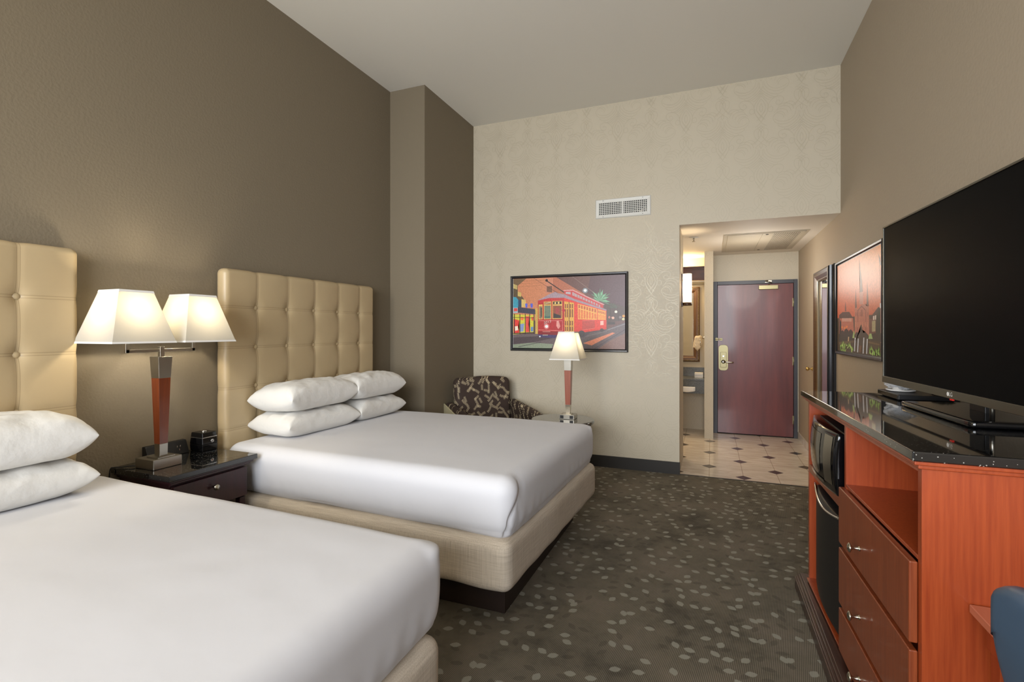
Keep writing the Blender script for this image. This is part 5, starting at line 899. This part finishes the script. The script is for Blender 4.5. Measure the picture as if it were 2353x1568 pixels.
bm=bmesh.new(); box(bm,.545,.98,2.435,2.965,.115,.645); build('housing',bm,'blackm',t,bevel=.006)
bm=rbox(rect4(.500,.545,2.432,2.968),.118,.618,.01,(4,30,20),lambda p,n,u,v,w:Vector((-.020*math.sin(math.pi*v)*(1-u)*1,0,0))); f=build('door',bm,'blackm',t,smooth=True)
bm=bmesh.new(); tube(bm,[(.500-.02*math.sin(math.pi*i/20)-.004,2.435+.53*i/20,.622-.03*math.sin(math.pi*i/20)) for i in range(21)],.006,8); build('handle',bm,'chrome',f)
for y in (2.46,2.92):
    for x in (.57,.92): bm=bmesh.new(); box(bm,x,x+.03,y,y+.025,.1035,.115); build('foot',bm,'blackm',t)
# ------------------------------------------------------------ television
t=thing('television','large flat black television with thin silver bezel on the cabinet','television',(.80,2.251,1.085),R(3.7))
def T(bm,name,m,parent=t,**k): return build(name,bm,m,parent,world=False,**k)
z0,z1=.077,.815; hw=.62
bm=bmesh.new(); box(bm,.006,.034,-hw+.004,hw-.004,z0+.004,z1-.004); T(bm,'rear_housing','blackm',bevel=.004)
bm=bmesh.new(); box(bm,.034,.06,-.4,.4,z0+.02,z1-.25); T(bm,'electronics_bulge','blackm',bevel=.008)
bm=bmesh.new(); box(bm,-.002,.014,-hw,-hw+.008,z0,z1); box(bm,-.002,.014,hw-.008,hw,z0,z1); box(bm,-.002,.014,-hw,hw,z1-.008,z1); box(bm,-.004,.014,-hw,hw,z0,z0+.03); fr=T(bm,'bezel','bezel',bevel=.0015)
bm=bmesh.new(); box(bm,.002,.006,-hw+.008,hw-.008,z0+.03,z1-.008); T(bm,'screen','screen')
# maker's mark: a ringed badge and two letters
bm=text_faces('LG',.021); bm.transform(Matrix(((0,0,1,-.0046),(-1,0,0,-.006),(0,1,0,z0+.0152),(0,0,0,1)))); T(bm,'maker_mark','paperwhite',fr)
bm=bmesh.new(); lathe(bm,[(.0075,-.0044),(.0075,-.0048)],(0,.014,z0+.0152),20,'X'); T(bm,'maker_badge','paperwhite',fr)
bm=bmesh.new(); box(bm,-.0025,.004,-.012,.006,z0-.006,z0); T(bm,'standby_light','red',fr)
bm=bmesh.new(); tube(bm,[(.06,-.12,.02),(.06,-.12,z0+.05)],.007,12); T(bm,'stand_post','steel'); bm=bmesh.new(); box(bm,.12,.15,.05,.15,.02,z0+.1); T(bm,'stand_neck','blackm',bevel=.004)
bm=rbox(rect4(-.022,.225,-.17,.365),.0005,.023,.008,(8,16,4),lambda p,n,u,v,w:Vector((0,0,0))); T(bm,'stand_base','black',smooth=True)
t=thing('cable_box','flat black cable box on the far end of the cabinet top','cable box',(.90,2.92,1.085),R(3))
bm=bmesh.new(); box(bm,-.11,.12,-.13,.13,.004,.026); build('housing',bm,'blackm',t,world=False,bevel=.003)
bm=bmesh.new(); box(bm,-.112,-.109,-.12,.12,.007,.022); build('front_panel',bm,'black',t,world=False)
bm=bmesh.new(); box(bm,-.1,-.08,-.1,-.08,.0005,.004); box(bm,-.1,-.08,.1,.08,.0005,.004); box(bm,.09,.11,-.1,-.08,.0005,.004); build('foot',bm,'dark',t,world=False)
# plastic-wrapped cup tray on the box
t=thing('wrapped_cups','cups on a white tray wrapped in crumpled clear plastic, on the cable box','wrapped cups',(.89,2.93,1.112))
bm=bmesh.new(); lathe(bm,[(.045,1.1125),(.058,1.116),(.060,1.122),(.056,1.122),(.043,1.118)],(.856,2.962,0),32); build('tray',bm,'paperwhite',t)
for x,y in ((.838,2.935),(.875,2.985)):
    bm=bmesh.new(); lathe(bm,[(.022,1.119),(.028,1.172),(.026,1.172),(.020,1.122)],(x,y,0),20); build('cup',bm,'paperwhite',t)
bm=bmesh.new(); bmesh.ops.create_icosphere(bm,subdivisions=5,radius=1)
for v in bm.verts:
    d=v.co.normalized(); k=1+.16*nz(d.x*3,d.y*3,d.z*3)+.10*abs(nz(d.x*8,d.y*8,d.z*8))+.05*abs(nz(d.x*17,d.y*17,d.z*17))
    v.co=Vector((.856+d.x*.060*k,2.965+d.y*.072*k,1.154+d.z*.040*k))
    if v.co.z<1.124: v.co.z=1.124
build('plastic_wrap',bm,'bag',t,smooth=False)
bm=bmesh.new(); bmesh.ops.create_icosphere(bm,subdivisions=4,radius=1)
for v in bm.verts:
    d=v.co.normalized(); k=1+.2*nz(d.x*4,d.y*4,d.z*4)+.12*abs(nz(d.x*9,d.y*9,d.z*9))
    v.co=Vector((.975+d.x*.045*k,2.825+d.y*.03*k,1.126+d.z*.018*k)); v.co.z=max(v.co.z,1.1125)
o=build('snack_packet',bm,'black'); tag(o,'black crumpled foil packet on the cable box beside the wrapped cups','packet')
# ------------------------------------------------------------ desk and chair at the right edge
t=thing('desk','pale cherry desk corner beyond the cabinet at the right edge','desk',(.83,1.1,0))
bm=bmesh.new(); box(bm,.627,1.048,.45,1.66,.668,.69); build('desk_top',bm,'deskpink',t,bevel=.003)
bm=bmesh.new(); box(bm,.66,1.04,.50,1.655,.585,.668); build('apron',bm,'cherry',t,bevel=.002)
for y in (.50,1.60):
    for x in (.665,.99):
        bm=bmesh.new(); box(bm,x,x+.045,y,y+.045,.002,.585); build('leg',bm,'cherry',t,bevel=.002)
t=thing('desk_chair','blue-grey vinyl desk chair with curved back at the lower right corner','chair',(.70,.97,0))
def dc(p,n,u,v,w):
    # back leans away from the desk and wraps round slightly
    return Vector((.11*max(0,(.75-w))**1.6+.03*(2*v-1)**2*0,0,-.05*(abs(2*v-1))**5*(w>.7)))
L2=lambda bm,name,m,parent=t,**k: build(name,bm,m,parent,**k)
L2(rbox(rect4(.487,.535,.72,1.225),.60,.962,.024,(6,26,20),dc),'backrest','chairblue',smooth=True)
L2(rbox(rect4(.60,1.0,.74,1.2),.42,.50,.035,(16,18,6)),'seat','chairblue',smooth=True)
bm=bmesh.new(); tube(bm,smoothpath([(.565,1.0,.72),(.57,.97,.6),(.6,.97,.47),(.66,.97,.42),(.75,.97,.41)]),.018); L2(bm,'back_bracket','chairblack')
for y in (.70,1.24):
    bm=bmesh.new(); tube(bm,smoothpath([(.64,y-(.04 if y>1 else -.04),.44),(.62,y,.47),(.60,y,.53),(.66,y,.565),(.80,y,.565),(.84,y,.55),(.84,y-(.03 if y>1 else -.03),.45)]),.013); L2(bm,'armrest','chairblack')
bm=bmesh.new(); lathe(bm,[(.025,.1),(.025,.3),(.018,.3),(.018,.42)],(.76,.97,0),16); L2(bm,'gas_column','chairblack')
for k in range(5):
    a=R(20+72*k); ex,ey=.76+.225*math.cos(a),.97+.225*math.sin(a)
    bm=bmesh.new(); tube(bm,[(.76,.97,.11),(ex,ey,.07)],.017); leg=L2(bm,'leg','chairblack')
    bm=bmesh.new(); lathe(bm,[(.026,-.02),(.028,0),(.026,.02)],(ex,ey,.03),14,'Y'); L2(bm,'caster',"blackm",leg)
# ------------------------------------------------------------ light
w=bpy.data.worlds.new('world'); S.world=w; w.use_nodes=True; bg=w.node_tree.nodes['Background']; bg.inputs[0].default_value=(.75,.85,1,1); bg.inputs[1].default_value=1.0
def area(name,loc,rot,sx,sy,e,c,spread=180):
    l=bpy.data.lights.new(name,'AREA'); l.shape='RECTANGLE'; l.size=sx; l.size_y=sy; l.energy=e; l.color=c; l.spread=R(spread)
    o=bpy.data.objects.new(name,l); COL.objects.link(o); o.location=loc; o.rotation_euler=rot; return o
area('window_daylight',((WX0+WX1)/2,YR-3.2,2.2),(R(90),0,0),6.5,4.0,WINW,(.92,.955,1))
def point(name,loc,e,c,r):
    l=bpy.data.lights.new(name,'POINT'); l.energy=e; l.color=c; l.shadow_soft_size=r; o=bpy.data.objects.new(name,l); COL.objects.link(o); o.location=loc; return o
point('alcove_fill_light',(-1.0,6.7,2.25),ALC,(1,.82,.6),.12)  # added fill without a fixture, brightens the alcove and hall
point('hall_fill_light',(.45,6.2,2.0),HALL,(1,.94,.86),.25)  # added soft fill hanging free in the entry hall, no fixture there
point('warm_fill_light',(-2.25,-.7,2.5),WARMFILL,(1,.85,.58),.2)  # unseen warm fill added behind the camera to brighten upper left wall and ceiling
point('sconce_light',(sx,sy,1.86),SCW,(1,.80,.54),.03)
area('valance_light',(-.9,7.42,2.26),(R(180),0,0),1.4,.2,VALW,(1,.72,.38))
area('valance_downlight',(-.9,7.42,2.065),(0,0,0),1.4,.2,VALW*.5,(1,.74,.42))
S.view_settings.view_transform='Standard'; S.view_settings.look='None'; S.view_settings.exposure=EXPO; S.view_settings.gamma=1; S.view_settings.use_curve_mapping=False
